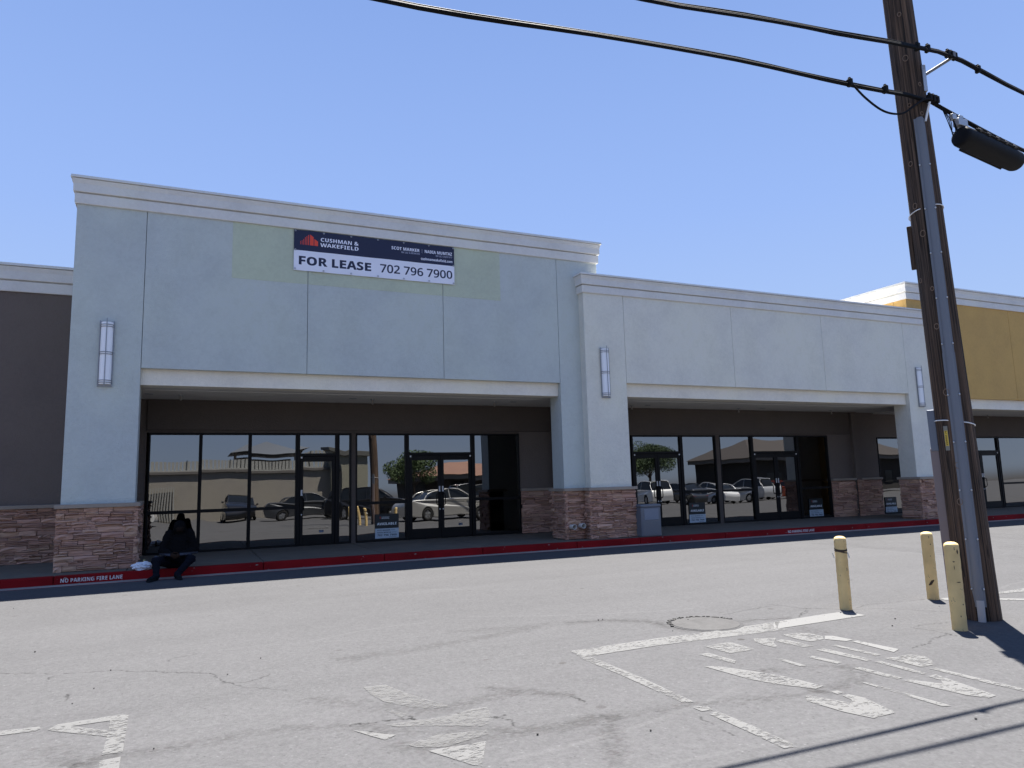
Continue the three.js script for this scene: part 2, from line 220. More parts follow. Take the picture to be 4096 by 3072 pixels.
// painted markings, worn
const wearN = fbm(1024, 1024, 40, 60, 5, 401, 0.72), wearL = fbm(1024, 1024, 5, 5, 4, 411);
const wear = (lo, hi, top) => tex(1024, 1024, (i) => grey(top * Math.min(1, Math.max(0, (wearN[i] + 0.55 * (wearL[i] - 0.5) - lo) / (hi - lo)))), { srgbMap: false, sx: 1.15, sy: 1.15 });
const paints = [wear(0.20, 0.36, 0.97), wear(0.28, 0.56, 0.86), wear(0.32, 0.66, 0.62)].map((a) => std({ color: lin(0.112, 0.112, 0.111), alphaMap: a, transparent: true, roughness: 0.8 }));
{
  const names = { frame: ['stall_outline', 'white stall outline with open corner beside the bollards'], text: ['pavement_lettering', 'worn white lettering inside the stall outline'], arrow: ['pavement_arrow', 'faint worn painted arrow'], lane: ['lane_arrow', 'white angular painted arrow'], stall: ['stall_line', 'white stall lines behind the pole'] };
  const groups = {};
  for (const [cls, grp, pts, hole] of MARKS) {
    if (!groups[grp]) { const o = groups[grp] = new THREE.Group(); o.name = names[grp][0]; o.userData = { kind: 'structure', label: names[grp][1] }; scene.add(o); }
    const s = new THREE.Shape(pts.map(([x, z]) => new THREE.Vector2(x, -z)));
    if (hole) s.holes.push(new THREE.Path(hole.map(([x, z]) => new THREE.Vector2(x, -z))));
    const g = new THREE.ShapeGeometry(s), p = g.attributes.position;
    for (let i = 0; i < p.count; i++) { const x = p.getX(i), z = -p.getY(i); p.setXYZ(i, x, groundY(x) + 0.004, z); }
    g.computeVertexNormals();
    const m = new THREE.Mesh(g, paints[cls]); m.name = 'paint_stroke'; m.receiveShadow = true; groups[grp].add(m);
  }
}
{ // manhole: a sunken patch with a broken, raised rim
  const cx = 5.06, cz = 9.13, R = 0.38, o = thing('manhole_cover', 'round asphalt-filled manhole cover with a crumbling dark rim', 'manhole', [cx, 0, cz]);
  const rim = []; for (let k = 0; k < 60; k++) { const a = 3.3 + (k / 60) * 3.0, bite = Math.sin(((k + 0.5) / 60) * Math.PI), s = rr(0.008, 0.016 + 0.022 * bite), r = R + rr(-0.02, 0.008 + 0.02 * bite); const b = new THREE.BoxGeometry(rr(0.02, 0.045), rr(0.006, 0.016), s); b.rotateY(-a + rr(-0.4, 0.4)); b.translate(cx + Math.cos(a) * r, 0.004, cz + Math.sin(a) * r); if (rnd() < 0.8) rim.push(b); }
  part('broken_rim', merge(rim), std({ color: lin(0.03, 0.029, 0.028) }), o).userData.kind = 'stuff';
  const d = new THREE.CylinderGeometry(R - 0.035, R - 0.03, 0.008, 48); d.translate(cx, 0.003, cz); part('cover_plate', d, matte({ map: farN, color: lin(1.0, 0.99, 0.96), bumpMap: stuccoBump, bumpScale: 0.006, specularIntensity: 0.25 }), o);
  const ring = new THREE.RingGeometry(R - 0.034, R + 0.0, 64, 1); ring.rotateX(-Math.PI / 2); ring.translate(cx, 0.003, cz); part('seat_ring', ring, matte({ map: farN, color: lin(0.78, 0.78, 0.78), specularIntensity: 0.25 }), o);
}
{ // loose stones
  const g = []; for (const [x, z] of SPECKS) { const s = new THREE.IcosahedronGeometry(rr(0.005, 0.010), 0); s.scale(rr(0.8, 1.4), 0.7, rr(0.8, 1.3)); s.translate(x, groundY(x) + 0.007, z); g.push(s); }
  const m = structure('loose_gravel', merge(g), std({ color: lin(0.03, 0.029, 0.028) })); m.userData = { kind: 'stuff', label: 'scattered dark pebbles on the asphalt' };
}

// ---------- kerb, gutter, sidewalk ----------
{
  const gut = sheet(-60, 70, KERB_Z + 0.001, LOT.z0, 0.004); structure('gutter', gut, M.gutter);
  const kerb = new THREE.Group(); kerb.name = 'kerb'; kerb.userData = { kind: 'structure' }; scene.add(kerb);
  const joints = [-30, -22, -14, -8.2, -6.1, -4, -1.93, 1.464, 3.796, 5.948, 8.27, 10.0, 12.567, 15.1, 17.6, 20.1, 22.6, 25.1, 27.6, 32, 40, 55];
  for (let i = 0; i < joints.length - 1; i++) {
    const a = joints[i] + 0.005, b = joints[i + 1] - 0.005, g = rbox(a, b, -0.25, SW, KERB_Z - 0.16, KERB_Z, 0.018, 2), p = g.attributes.position;
    for (let k = 0; k < p.count; k++) p.setY(k, p.getY(k) + groundY(p.getX(k)));
    part('kerb_segment', g, M.redKerb, kerb);
  }
  // stencilled lettering on the kerb face
  const sten = (x0, x1, y0, y1, blur) => {
    const t = canvasTex(1024, 104, (g, w, h) => {
      g.clearRect(0, 0, w, h); g.fillStyle = '#d6d2d2'; g.font = 'bold 92px sans-serif'; g.textBaseline = 'alphabetic'; const s = 'NO PARKING FIRE LANE', m = g.measureText(s).width; g.save(); g.scale(w / m, 1); g.fillText(s, 0, 88); g.restore();
      g.globalCompositeOperation = 'destination-out';
      for (let k = 0; k < 22; k++) g.fillRect(Math.floor(rr(0, w)), 0, 3, h);
      for (let k = 0; k < 700; k++) { g.fillStyle = `rgba(0,0,0,${rr(0.2, 0.9)})`; g.fillRect(rr(0, w), rr(0, h), rr(1, 7), rr(1, 4)); }
    });
    const pl = new THREE.PlaneGeometry(x1 - x0, y1 - y0); pl.translate((x0 + x1) / 2, (y0 + y1) / 2, KERB_Z + 0.003);
    const m = new THREE.Mesh(pl, std({ map: t, transparent: true, roughness: 0.8 })); m.name = 'stencil_lettering'; m.receiveShadow = true; kerb.add(m);
  };
  sten(-1.83, -0.885, 0.02, 0.122); sten(14.66, 15.62, -0.028, 0.072);
  const walk = new THREE.Group(); walk.name = 'sidewalk'; walk.userData = { kind: 'structure' }; scene.add(walk);
  const sj = [-30, -12, -8, -5.5, -3.2, -0.85, 1.49, 3.84, 6.2, 8.5, 10.9, 13.3, 15.7, 18.1, 20.5, 22.9, 25.3, 27.7, 34, 55];
  for (let i = 0; i < sj.length - 1; i++) {
    const g = rbox(sj[i] + 0.006, sj[i + 1] - 0.006, -0.1, SW - 0.002, -3.2, KERB_Z - 0.166, 0.01, 1), p = g.attributes.position; for (let k = 0; k < p.count; k++) p.setY(k, p.getY(k) + groundY(p.getX(k)));
    part('slab', g, M.concrete, walk);
  }
}

// ---------- building kit ----------
// bands lofted round the front and both ends of a parapet; profile = [[outward, y], ...]
function band(profile, xl, xr, zf, zb) {
  const P = [], I = [];
  for (const [o, y] of profile) P.push(xl - o, y, zb, xl - o, y, zf + o, xr + o, y, zf + o, xr + o, y, zb);
  for (let i = 0; i < profile.length - 1; i++) for (let k = 0; k < 3; k++) { const a = i * 4 + k, b = a + 4; I.push(a, a + 1, b + 1, a, b + 1, b); }
  const n = profile.length; // close the two back ends
  for (const k of [0, 3]) for (let i = 1; i < n - 1; i++) I.push(k, i * 4 + k, (i + 1) * 4 + k);
  const g = new THREE.BufferGeometry(); g.setAttribute('position', new THREE.Float32BufferAttribute(P, 3)); g.setIndex(I); const u = g.toNonIndexed(); u.computeVertexNormals(); return u;
}
function cornice(b, xl, xr, zf, zb, y0, y1, name = 'cornice') {
  const h = y1 - y0, y = (f) => y0 + h * f, lower = part(name, band([[-0.05, y(0) + 0.001], [0.036, y(0)], [0.042, y(0.03)], [0.044, y(0.36)], [0.012, y(0.385)], [0.008, y(0.41)]], xl, xr, zf, zb), M.trim, b);
  part('upper_band', band([[-0.02, y(0.411)], [0.066, y(0.411)], [0.072, y(0.43)], [0.072, y(0.70)], [0.092, y(0.82)], [0.098, y(0.868)], [0.0, y(0.87)]], xl, xr, zf, zb), M.trim, lower);
  part('cap_flashing', band([[-0.02, y(0.888)], [0.118, y(0.888)], [0.120, y(0.90)], [0.108, y(0.985)], [0.07, y(1)], [-0.3, y(1.005)]], xl, xr, zf, zb), M.trim, lower);
}
const stoneGeos = [];
for (let v = 0; v < 7; v++) { // rough split-face blocks, back face left open
  const nx = 3, ny = 2, P = [], I = [], UV = [], at = (i, j) => j * (nx + 1) + i, u0 = rnd(), v0 = rnd();
  for (let j = 0; j <= ny; j++) for (let i = 0; i <= nx; i++) { const e = i === 0 || j === 0 || i === nx || j === ny; P.push(i / nx - 0.5 + (e ? 0 : rr(-0.05, 0.05)) + (i === 0 || i === nx ? rr(-0.012, 0.012) : 0), j / ny - 0.5 + (e && (j === 0 || j === ny) ? rr(-0.07, 0.05) * (j ? 1 : -1) : 0), e ? rr(0.62, 0.86) : rr(0.8, 1.05)); UV.push(u0 + (i / nx) * 0.35, v0 + (j / ny) * 0.22); }
  for (let j = 0; j < ny; j++) for (let i = 0; i < nx; i++) I.push(at(i, j), at(i + 1, j), at(i + 1, j + 1), at(i, j), at(i + 1, j + 1), at(i, j + 1));
  const rim = []; for (let i = 0; i <= nx; i++) rim.push(at(i, 0)); for (let j = 1; j <= ny; j++) rim.push(at(nx, j)); for (let i = nx - 1; i >= 0; i--) rim.push(at(i, ny)); for (let j = ny - 1; j > 0; j--) rim.push(at(0, j));
  const b0 = P.length / 3; rim.forEach((k) => { P.push(P[k * 3], P[k * 3 + 1], 0); UV.push(UV[k * 2] + 0.03, UV[k * 2 + 1] + 0.03); });
  rim.forEach((k, q) => { const n = (q + 1) % rim.length; I.push(k, b0 + q, b0 + n, k, b0 + n, rim[n]); });
  const g = new THREE.BufferGeometry(); g.setAttribute('position', new THREE.Float32BufferAttribute(P, 3)); g.setAttribute('uv', new THREE.Float32BufferAttribute(UV, 2)); g.setIndex(I); const n = g.toNonIndexed(); n.computeVertexNormals(); stoneGeos.push(n);
}
// dry-stacked veneer on a vertical face that starts at (x, z), runs along (dx, dz) and looks to its right-hand side
function veneer(parent, x, z, dx, dz, w, y0, y1, scale = 1) {
  scale *= 0.92;
  const holder = new THREE.Group(); holder.name = 'stone_veneer'; holder.position.copy(parent.position).negate(); parent.add(holder);
  const turn = Math.atan2(-dz, dx);
  const put = (a, b, lo, hi) => {
    const m = new THREE.Mesh(stoneGeos[Math.floor(rnd() * stoneGeos.length)], M.stones[Math.floor(rnd() * M.stones.length)]); m.name = 'stone';
    m.position.set(x + (dx * (a + b)) / 2, (lo + hi) / 2, z + (dz * (a + b)) / 2); m.rotation.y = turn; m.scale.set(b - a - 0.006, hi - lo - 0.004, rr(0.035, 0.11)); m.castShadow = m.receiveShadow = true; holder.add(m);
  };
  let y = y0;
  while (y < y1 - 0.01) {
    let h = rr(0.075, 0.115) * scale; if (y1 - y - h < 0.05) h = y1 - y;
    let a = rr(-0.25, 0);
    while (a < w) {
      const len = rr(0.22, 0.50) * scale, s = Math.max(0, a), e = Math.min(w, a + len);
      if (e - s > 0.03) {
        const k = rnd();
        if (k < 0.24) put(s, e, y, y + h);
        else if (k < 0.62) { const f = rr(0.35, 0.65); put(s, e, y, y + h * f); const c = s + (e - s) * rr(0.3, 0.7); put(s, c, y + h * f, y + h); put(c, e, y + h * f, y + h); }
        else { const f = rr(0.25, 0.4), q = rr(0.62, 0.75); put(s, e, y, y + h * f); put(s, e, y + h * f, y + h * q); put(s, e, y + h * q, y + h); }
      }
      a += len;
    }
    y += h;
  }
  return holder;
}
function pane(x0, x1, y0, y1, z, amp = 1) { // glass leans back a hair and is bowed, as shop panes are
  const n = 14, g = new THREE.PlaneGeometry(x1 - x0, y1 - y0, n, n), p = g.attributes.position, tilt = 0.006 + rr(-0.0022, 0.0022) * amp, yaw = rr(-0.0025, 0.0025) * amp, bow = rr(0.4, 1.0) * 0.0013 * amp, ph = rr(0, 6), w2 = rr(0.00004, 0.00012) * amp;
  for (let i = 0; i < p.count; i++) { const u = p.getX(i) / (x1 - x0), v = p.getY(i) / (y1 - y0); p.setZ(i, -p.getY(i) * tilt + p.getX(i) * yaw + bow * (1 - 4 * u * u) * (1 - 4 * v * v) + w2 * Math.sin(9 * u + ph) * Math.cos(7 * v + ph * 2)); }
  g.translate((x0 + x1) / 2, (y0 + y1) / 2, z); g.computeVertexNormals(); return g;
}
function bars(list, parent, name = 'mullion') { for (const b of list) part(name, rbox(...b, 0.005), M.frame, parent); }
function windowUnit(b, x0, x1, y0, y1, z, rail) {
  const g = new THREE.Group(); g.name = 'window'; g.position.copy(b.position).negate(); b.add(g); const F = 0.018, D = 0.055;
  bars([[x0 - F, x0 + F, y0, y1, z - D, z + D], [x1 - F, x1 + F, y0, y1, z - D, z + D]], g); bars([[x0 + F, x1 - F, y1 - 0.045, y1 - 0.002, z - D, z + D - 0.004], [x0 + F, x1 - F, y0 + 0.002, y0 + 0.06, z - D, z + D - 0.004]], g, 'rail');
  if (rail) { bars([[x0 + F, x1 - F, rail - 0.036, rail + 0.036, z - D, z + D - 0.004]], g, 'rail'); part('pane', pane(x0 + F, x1 - F, y0 + 0.05, rail - 0.03, z, 1.25), M.glass, g, false); part('pane', pane(x0 + F, x1 - F, rail + 0.03, y1 - 0.04, z), M.glass, g, false); }
  else part('pane', pane(x0 + F, x1 - F, y0 + 0.05, y1 - 0.04, z), M.glass, g, false);
  return g;
}
const stickerMat = std({ map: canvasTex(64, 160, (g, w, h) => { g.fillStyle = '#c9c9c9'; g.fillRect(0, 0, w, h); g.fillStyle = '#222'; g.save(); g.translate(46, 12); g.rotate(Math.PI / 2); g.font = 'bold 44px sans-serif'; g.fillText('PUSH', 0, 0); g.restore(); }), roughness: 0.6 });
const decalMat = std({ map: canvasTex(160, 80, (g, w, h) => { g.fillStyle = '#0d1420'; g.fillRect(0, 0, w, h); g.strokeStyle = '#9db0c4'; g.lineWidth = 7; g.beginPath(); g.ellipse(80, 40, 72, 33, 0, 0, 7); g.stroke(); g.fillStyle = '#1d2f55'; g.fillRect(14, 26, 132, 28); g.fillStyle = '#b9c6d6'; g.fillRect(26, 36, 108, 8); }), roughness: 0.5 });
function doorUnit(b, x0, x1, yb, z, leaves, yTop = 2.84, decal = true) { // framed door opening with a transom light over it
  const F = 0.03, D = 0.055, dh = yb + 2.14, t = new THREE.Group(); t.name = 'transom_window'; t.position.copy(b.position).negate(); b.add(t);
  bars([[x0 - F, x0 + F, yb, yTop, z - D, z + D], [x1 - F, x1 + F, yb, yTop, z - D, z + D]], t); bars([[x0 + F, x1 - F, yTop - 0.045, yTop - 0.002, z - D, z + D - 0.004], [x0 + F, x1 - F, dh, dh + 0.065, z - D, z + D - 0.004]], t, 'rail');
  part('pane', pane(x0 + F, x1 - F, dh + 0.06, yTop - 0.04, z), M.glass, t, false);
  const w = (x1 - x0 - 2 * F - 0.008 * (leaves + 1)) / leaves;
  for (let k = 0; k < leaves; k++) {
    const a = x0 + F + 0.008 + k * (w + 0.008), c = a + w, d = new THREE.Group(); d.name = 'door'; d.position.copy(b.position).negate(); b.add(d); const s = 0.075, zd = z + 0.012, q = 0.024;
    bars([[a, a + s, yb + 0.012, dh - 0.006, zd - q, zd + q], [c - s, c, yb + 0.012, dh - 0.006, zd - q, zd + q]], d, 'stile'); bars([[a + s, c - s, dh - 0.135, dh - 0.008, zd - q, zd + q - 0.003], [a + s, c - s, yb + 0.014, yb + 0.262, zd - q, zd + q - 0.003]], d, 'rail');
    part('pane', pane(a + s, c - s, yb + 0.25, dh - 0.13, zd, 0.7), M.glass, d, false);
    const hx = leaves === 1 || k === 1 ? a + 0.04 : c - 0.04, off = leaves === 1 || k === 1 ? 1 : -1;
    part('handle', tube([[hx, yb + 0.83, zd + q], [hx, yb + 0.84, zd + 0.075], [hx + 0.035 * off, yb + 0.86, zd + 0.085], [hx + 0.045 * off, yb + 1.0, zd + 0.085], [hx + 0.035 * off, yb + 1.12, zd + 0.085], [hx, yb + 1.14, zd + 0.075], [hx, yb + 1.15, zd + q]], 0.013, 28, 8), M.black, d);
    part('push_sticker', box(hx - 0.022, hx + 0.022, yb + 1.19, yb + 1.33, zd + q + 0.001, zd + q + 0.004), stickerMat, d, false);
    part('lock', new THREE.CylinderGeometry(0.017, 0.017, 0.02, 14).rotateX(Math.PI / 2).translate(hx, yb + 0.74, zd + q + 0.008), M.steel, d);
    const px = k === 0 ? a + 0.03 : c - 0.03; part('alarm_contact', rbox(px - 0.02, px + 0.02, dh - 0.055, dh - 0.012, zd + q, zd + q + 0.016, 0.004), M.white, d);
    if (decal && k === leaves - 1) part('window_decal', box((a + c) / 2 - 0.055 + 0.1, (a + c) / 2 + 0.055 + 0.1, yb + 0.30, yb + 0.36, zd + 0.006, zd + 0.009), decalMat, d, false);
  }
}

// ---------- blue-grey store ----------
const blue = thing('blue_storefront', 'tall blue-grey stucco store with a FOR LEASE banner above its arcade', 'store', [3.8, 0, -1]);
{
  const XL = -1.984, XR = 9.57, J = [-0.78, 2.338, 5.389, 8.395], yc = 7.047, yt = 7.60, yw = 3.903, cap = 1.335, g = 0.0045;
  const panels = [[XL, J[0], cap], [J[0], J[1], yw], [J[1], J[2], yw], [J[2], J[3], yw], [J[3], XR, cap]];
  panels.forEach(([a, b, y], i) => part('wall_panel', rbox(a + (i ? g : 0), b - (i < 4 ? g : 0), y, yc + 0.01, -0.1, 0, 0.006), M.blue, blue));
  part('parapet_wall', box(XL + 0.02, XR - 0.02, yw + 0.02, yt - 0.02, -0.45, -0.104), M.joint, blue);
  part('pier', rbox(XL + 0.004, J[0] - 0.004, 0, yw + 0.03, -0.60, -0.104, 0.008), M.blue, blue); part('pier', rbox(J[3] + 0.004, XR, 0, yw + 0.03, -0.57, -0.104, 0.008), M.blue, blue);
  part('side_wall', box(XL, XL + 0.2, 0, yt - 0.05, -14, -1.02), M.blue, blue); part('side_wall', box(XR - 0.2, XR, 3.9, yt - 0.05, -14, -0.46), M.blue, blue); part('rear_wall', box(XL, XR, 0, 6.5, -14.3, -14.02), M.brown, blue);
  part('roof', box(XL + 0.2, XR - 0.2, 6.3, 6.45, -14, -0.46), M.roofing, blue);
  // older paint left where a sign board hung
  [[0.812, J[1] - g - 0.004], [J[1] + g + 0.004, J[2] - g - 0.004], [J[2] + g + 0.004, 6.845]].forEach(([a, b]) => part('faded_sign_patch', box(a, b, 5.846, 7.046, 0.0005, 0.0035), M.patch, blue));
  cornice(blue, XL, XR, 0, -0.45, yc, yt);
  part('arcade_beam', rbox(J[0] - 0.02, J[3] + 0.0, 3.588, yw + 0.012, -0.5, -0.12, 0.006), M.cream, blue);
  part('soffit', box(XL + 0.1, 9.6, 3.60, 3.66, -2.76, -0.505), M.soffit, blue);
  const trimLine = [box(J[0] + 0.05, J[3] - 0.05, 3.594, 3.60, -0.93, -0.918)]; part('soffit_joint', merge(trimLine), M.trim, blue);
  // recessed shop front
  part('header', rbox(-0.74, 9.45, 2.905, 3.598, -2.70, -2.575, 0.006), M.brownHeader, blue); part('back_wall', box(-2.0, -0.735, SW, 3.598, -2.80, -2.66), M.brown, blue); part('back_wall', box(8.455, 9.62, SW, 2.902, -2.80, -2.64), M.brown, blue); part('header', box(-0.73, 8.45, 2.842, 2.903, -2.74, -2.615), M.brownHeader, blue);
  for (const [a, b, r] of [[-0.674, 0.362, 1.06], [0.400, 1.433, 1.062], [1.471, 2.512, 1.064]]) windowUnit(blue, a, b, 0.142, 2.84, ZR, r);
  doorUnit(blue, 2.563, 3.472, 0.142, ZR, 1); windowUnit(blue, 3.524, 3.815, 0.142, 2.84, ZR, 0);
  part('storefront_post', rbox(3.836, 3.94, 0.142, 2.84, ZR - 0.06, ZR + 0.05, 0.004), M.brownHeader, blue);
  windowUnit(blue, 3.962, 5.235, 0.142, 2.84, ZR, 1.10); doorUnit(blue, 5.286, 7.067, 0.142, ZR, 2); windowUnit(blue, 7.118, 8.432, 0.142, 2.84, ZR, 1.10);
  part('interior', merge([box(-1.9, 9.5, 0.02, 0.14, -13.9, -2.72), box(-1.9, 9.5, 0.14, 3.6, -9.2, -9.0), box(-1.9, -1.75, 0.14, 3.6, -9, -2.82), box(9.4, 9.55, 0.14, 3.6, -9, -2.82), box(-1.9, 9.5, 3.2, 3.3, -9, -2.8)]), M.interior, blue);
  // stone bases
  const base = (x0, x1, z0, z1) => { part('pier_base', box(x0 + 0.06, x1 - 0.06, 0.1, 1.285, z0 + 0.06, z1 - 0.06), M.mortar, blue); part('stone_cap', rbox(x0 - 0.03, x1 + 0.03, 1.268, 1.340, z0 - 0.03, z1 + 0.035, 0.008), M.caps, blue); };
  base(-2.03, -0.711, -0.66, 0.13); veneer(blue, -2.03, 0.06, 1, 0, 1.319, SW, 1.283); veneer(blue, -0.775, 0.13, 0, -1, 0.78, SW, 1.283, 1.3);
  base(8.34, 8.93, -0.63, 0.13); veneer(blue, 8.34, 0.06, 1, 0, 0.60, SW - 0.01, 1.283); veneer(blue, 8.41, -0.62, 0, 1, 0.75, SW - 0.01, 1.283, 1.15);
  const wain = (x0, x1) => { part('stone_cap', rbox(x0, x1, 1.268, 1.340, -2.64, -2.50, 0.006), M.caps, blue); veneer(blue, x0, -2.60, 1, 0, x1 - x0, SW - 0.01, 1.283, 1.2); }; wain(8.46, 9.55); wain(-1.15, -0.735);
  part('mortar_bed', box(8.46, 9.55, 0.1, 1.28, -2.63, -2.60), M.mortar, blue); part('mortar_bed', box(-1.15, -0.735, 0.1, 1.28, -2.63, -2.60), M.mortar, blue);
}
// ---------- pale sage store ----------
const sage = thing('sage_storefront', 'lower pale grey-green stucco store right of the blue-grey one', 'store', [15.5, 0, -1]);
{
  const XL = 8.992, XR = 21.75, J = [10.166, 13.685, 17.088, 20.605], yc = 6.175, yt = 6.675, yw = 3.925, cap = 1.335, g = 0.004, zf = 0.25;
  [[XL, J[0], cap], [J[0], J[1], yw], [J[1], J[2], yw], [J[2], J[3], yw], [J[3], XR, cap]].forEach(([a, b, y], i) => part('wall_panel', rbox(a + (i ? g : 0), b - (i < 4 ? g : 0), y, yc + 0.01, zf - 0.1, zf, 0.006), M.sage, sage));
  part('parapet_wall', box(XL + 0.004, XR - 0.02, yw + 0.02, yt - 0.02, -0.3, zf - 0.104), M.sage, sage);
  part('pier', rbox(XL + 0.004, J[0] - 0.004, 0, yw + 0.03, -0.32, zf - 0.104, 0.008), M.sage, sage); part('pier', rbox(J[3] + 0.004, XR, -0.1, yw + 0.03, -0.31, zf - 0.104, 0.008), M.sage, sage);
  part('roof', box(9.6, XR - 0.3, 5.75, 5.88, -14, -0.31), M.roofing, sage); part('rear_wall', box(9.6, XR, 0, 5.75, -14.3, -14.02), M.brown, sage);
  cornice(sage, XL, XR, zf, -0.3, yc, yt);
  part('arcade_beam', rbox(J[0] - 0.02, J[3], 3.588, yw + 0.012, -0.35, zf - 0.12, 0.006), M.cream, sage);
  part('soffit', box(9.61, 22.2, 3.60, 3.66, -2.76, -0.355), M.soffit, sage); part('soffit_joint', box(J[0] + 0.05, J[3] - 0.05, 3.594, 3.60, -0.73, -0.718), M.trim, sage);
  const yb = (x) => SW - 0.005 + groundY(x), yT = 2.79;
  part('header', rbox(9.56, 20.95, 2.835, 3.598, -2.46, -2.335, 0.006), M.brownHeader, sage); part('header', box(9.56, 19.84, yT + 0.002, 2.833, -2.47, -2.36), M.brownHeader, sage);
  part('back_wall', box(9.56, 11.94, 0.1, 2.79, -2.5, -2.39), M.brown, sage); part('back_wall', box(19.86, 22.26, -0.1, 3.598, -2.55, -2.39), M.brown, sage); part('pilaster', rbox(20.98, 21.22, -0.1, 3.598, -2.39, -2.27, 0.006), M.brown, sage);
  part('back_wall', box(22.26, 26.7, 2.74, 3.598, -2.55, -2.39), M.brown, sage); part('back_wall', box(24.1, 26.7, -0.1, 2.74, -2.55, -2.39), M.brown, sage);
  doorUnit(sage, 11.99, 13.735, yb(13), ZR2, 2, yT, false); windowUnit(sage, 13.79, 15.06, yb(14.4), yT, ZR2, 1.08); part('storefront_post', rbox(15.08, 15.22, 0, yT, ZR2 - 0.06, ZR2 + 0.05, 0.004), M.brownHeader, sage);
  windowUnit(sage, 15.24, 16.50, yb(16), yT, ZR2, 1.08); doorUnit(sage, 16.555, 18.46, yb(17.5), ZR2, 2, yT, false); windowUnit(sage, 18.515, 19.83, yb(19.2), yT, ZR2, 1.06); windowUnit(sage, 22.3, 24.06, yb(23), 2.73, ZR2 - 0.03, 0);
  part('interior', merge([box(9.62, 24.6, -0.2, 0.03, -13.9, -2.5), box(9.62, 24.6, 0.03, 3.6, -9.2, -9.0), box(9.62, 9.7, 0.03, 3.6, -9, -2.52), box(24.5, 24.6, 0.03, 3.6, -9, -2.56), box(9.62, 24.6, 3.2, 3.3, -9, -2.56)]), M.interior, sage);
  const base = (x0, x1, z0, z1) => { part('pier_base', box(x0 + 0.06, x1 - 0.06, -0.1, 1.285, z0 + 0.06, z1 - 0.06), M.mortar, sage); part('stone_cap', rbox(x0 - 0.03, x1 + 0.03, 1.267, 1.3405, z0 - 0.03, z1 + 0.035, 0.008), M.caps, sage); };
  base(8.865, 10.20, -0.38, 0.38); veneer(sage, 8.87, 0.31, 1, 0, 1.33, SW - 0.02, 1.283); veneer(sage, 8.93, 0.13, 0, 1, 0.24, SW - 0.02, 1.283);
  base(20.55, 21.8, -0.36, 0.38); veneer(sage, 20.55, 0.31, 1, 0, 1.25, 0.06, 1.283, 1.0); veneer(sage, 20.62, -0.35, 0, 1, 0.72, 0.06, 1.283, 1.35);
  for (const [a, b] of [[19.87, 20.97], [21.23, 22.25]]) { part('mortar_bed', box(a, b, -0.1, 1.28, -2.385, -2.36), M.mortar, sage); part('stone_cap', rbox(a, b, 1.268, 1.340, -2.388, -2.25, 0.006), M.caps, sage); veneer(sage, a, -2.36, 1, 0, b - a, 0.06, 1.283, 1.5); }
  part('mortar_bed', box(20.975, 21.225, -0.1, 1.28, -2.268, -2.25), M.mortar, sage); veneer(sage, 20.975, -2.25, 1, 0, 0.25, 0.06, 1.283, 1.4);
}
// ---------- brown wing at the left ----------
{
  const b = thing('brown_wing', 'dark brown stucco wing with stone wainscot left of the blue-grey store', 'store', [-6, 0, -2.5]);
  part('wall', box(-24, -1.99, 0.1, 5.83, -2.7, -2.42), M.brown, b); part('parapet_wall', box(-24, -1.99, 5.80, 6.36, -2.7, -2.45), M.joint, b); part('roof', box(-24, -2.0, 5.5, 5.6, -14, -2.71), M.roofing, b);
  cornice(b, -24, -1.99, -2.42, -2.7, 5.81, 6.42);
  part('mortar_bed', box(-24, -1.2, 0.1, 1.28, -2.419, -2.36), M.mortar, b); part('stone_cap', rbox(-24, -1.2, 1.25, 1.322, -2.415, -2.25, 0.008), M.caps, b); part('back_wall', box(-1.985, -1.2, 0.1, 3.59, -2.65, -2.421), M.brown, b);
  veneer(b, -5.4, -2.36, 1, 0, 3.9, SW, 1.264);
}
// ---------- ochre store at the right ----------
{
  const b = thing('ochre_storefront', 'mustard ochre stucco store beyond the utility pole', 'store', [30, 0, -1]);
  const XL = 21.27, XR = 46, yc = 7.08, yt = 7.64, yw = 3.875;
  const J = [XL, 22.6, 26.55, 30.5, 34.5, 38.5, XR]; J.slice(0, -1).forEach((a, i) => part('wall_panel', rbox(a + (i ? 0.006 : 0), J[i + 1] - (i < 5 ? 0.006 : 0), yw, yc + 0.01, -0.1, 0, 0.006), M.ochre, b));
  part('parapet_wall', box(XL + 0.004, XR, yw + 0.02, yt - 0.02, -0.45, -0.104), M.ochre, b); part('side_wall', box(XL, XL + 0.2, 3.9, yt - 0.05, -14, -0.46), M.ochre, b); part('roof', box(XL + 0.2, XR, 6.3, 6.4, -14, -0.46), M.roofing, b);
  cornice(b, XL, XR, 0, -13.9, yc, yt);
  part('arcade_beam', rbox(22.6, XR, 3.54, yw + 0.012, -0.5, -0.10, 0.006), M.cream, b); part('soffit', box(22.21, XR, 3.56, 3.62, -2.76, -0.505), M.soffit, b);
  part('pier', rbox(21.8, 22.4, -0.2, 3.9, -0.9, -0.104, 0.008), M.ochre, b);
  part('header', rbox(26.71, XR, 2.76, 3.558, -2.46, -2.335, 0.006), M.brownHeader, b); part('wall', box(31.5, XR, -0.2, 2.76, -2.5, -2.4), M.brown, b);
  doorUnit(b, 26.80, 28.95, 0.03, ZR2, 2, 2.75, false); windowUnit(b, 29.03, 31.46, 0.03, 2.75, ZR2, 0.95);
  part('interior', merge([box(24.7, 45, -0.2, 0.02, -13.9, -2.5), box(24.7, 45, 0.02, 3.6, -9.2, -9.0), box(24.7, 45, 3.2, 3.3, -9, -2.52)]), M.interior, b);
}
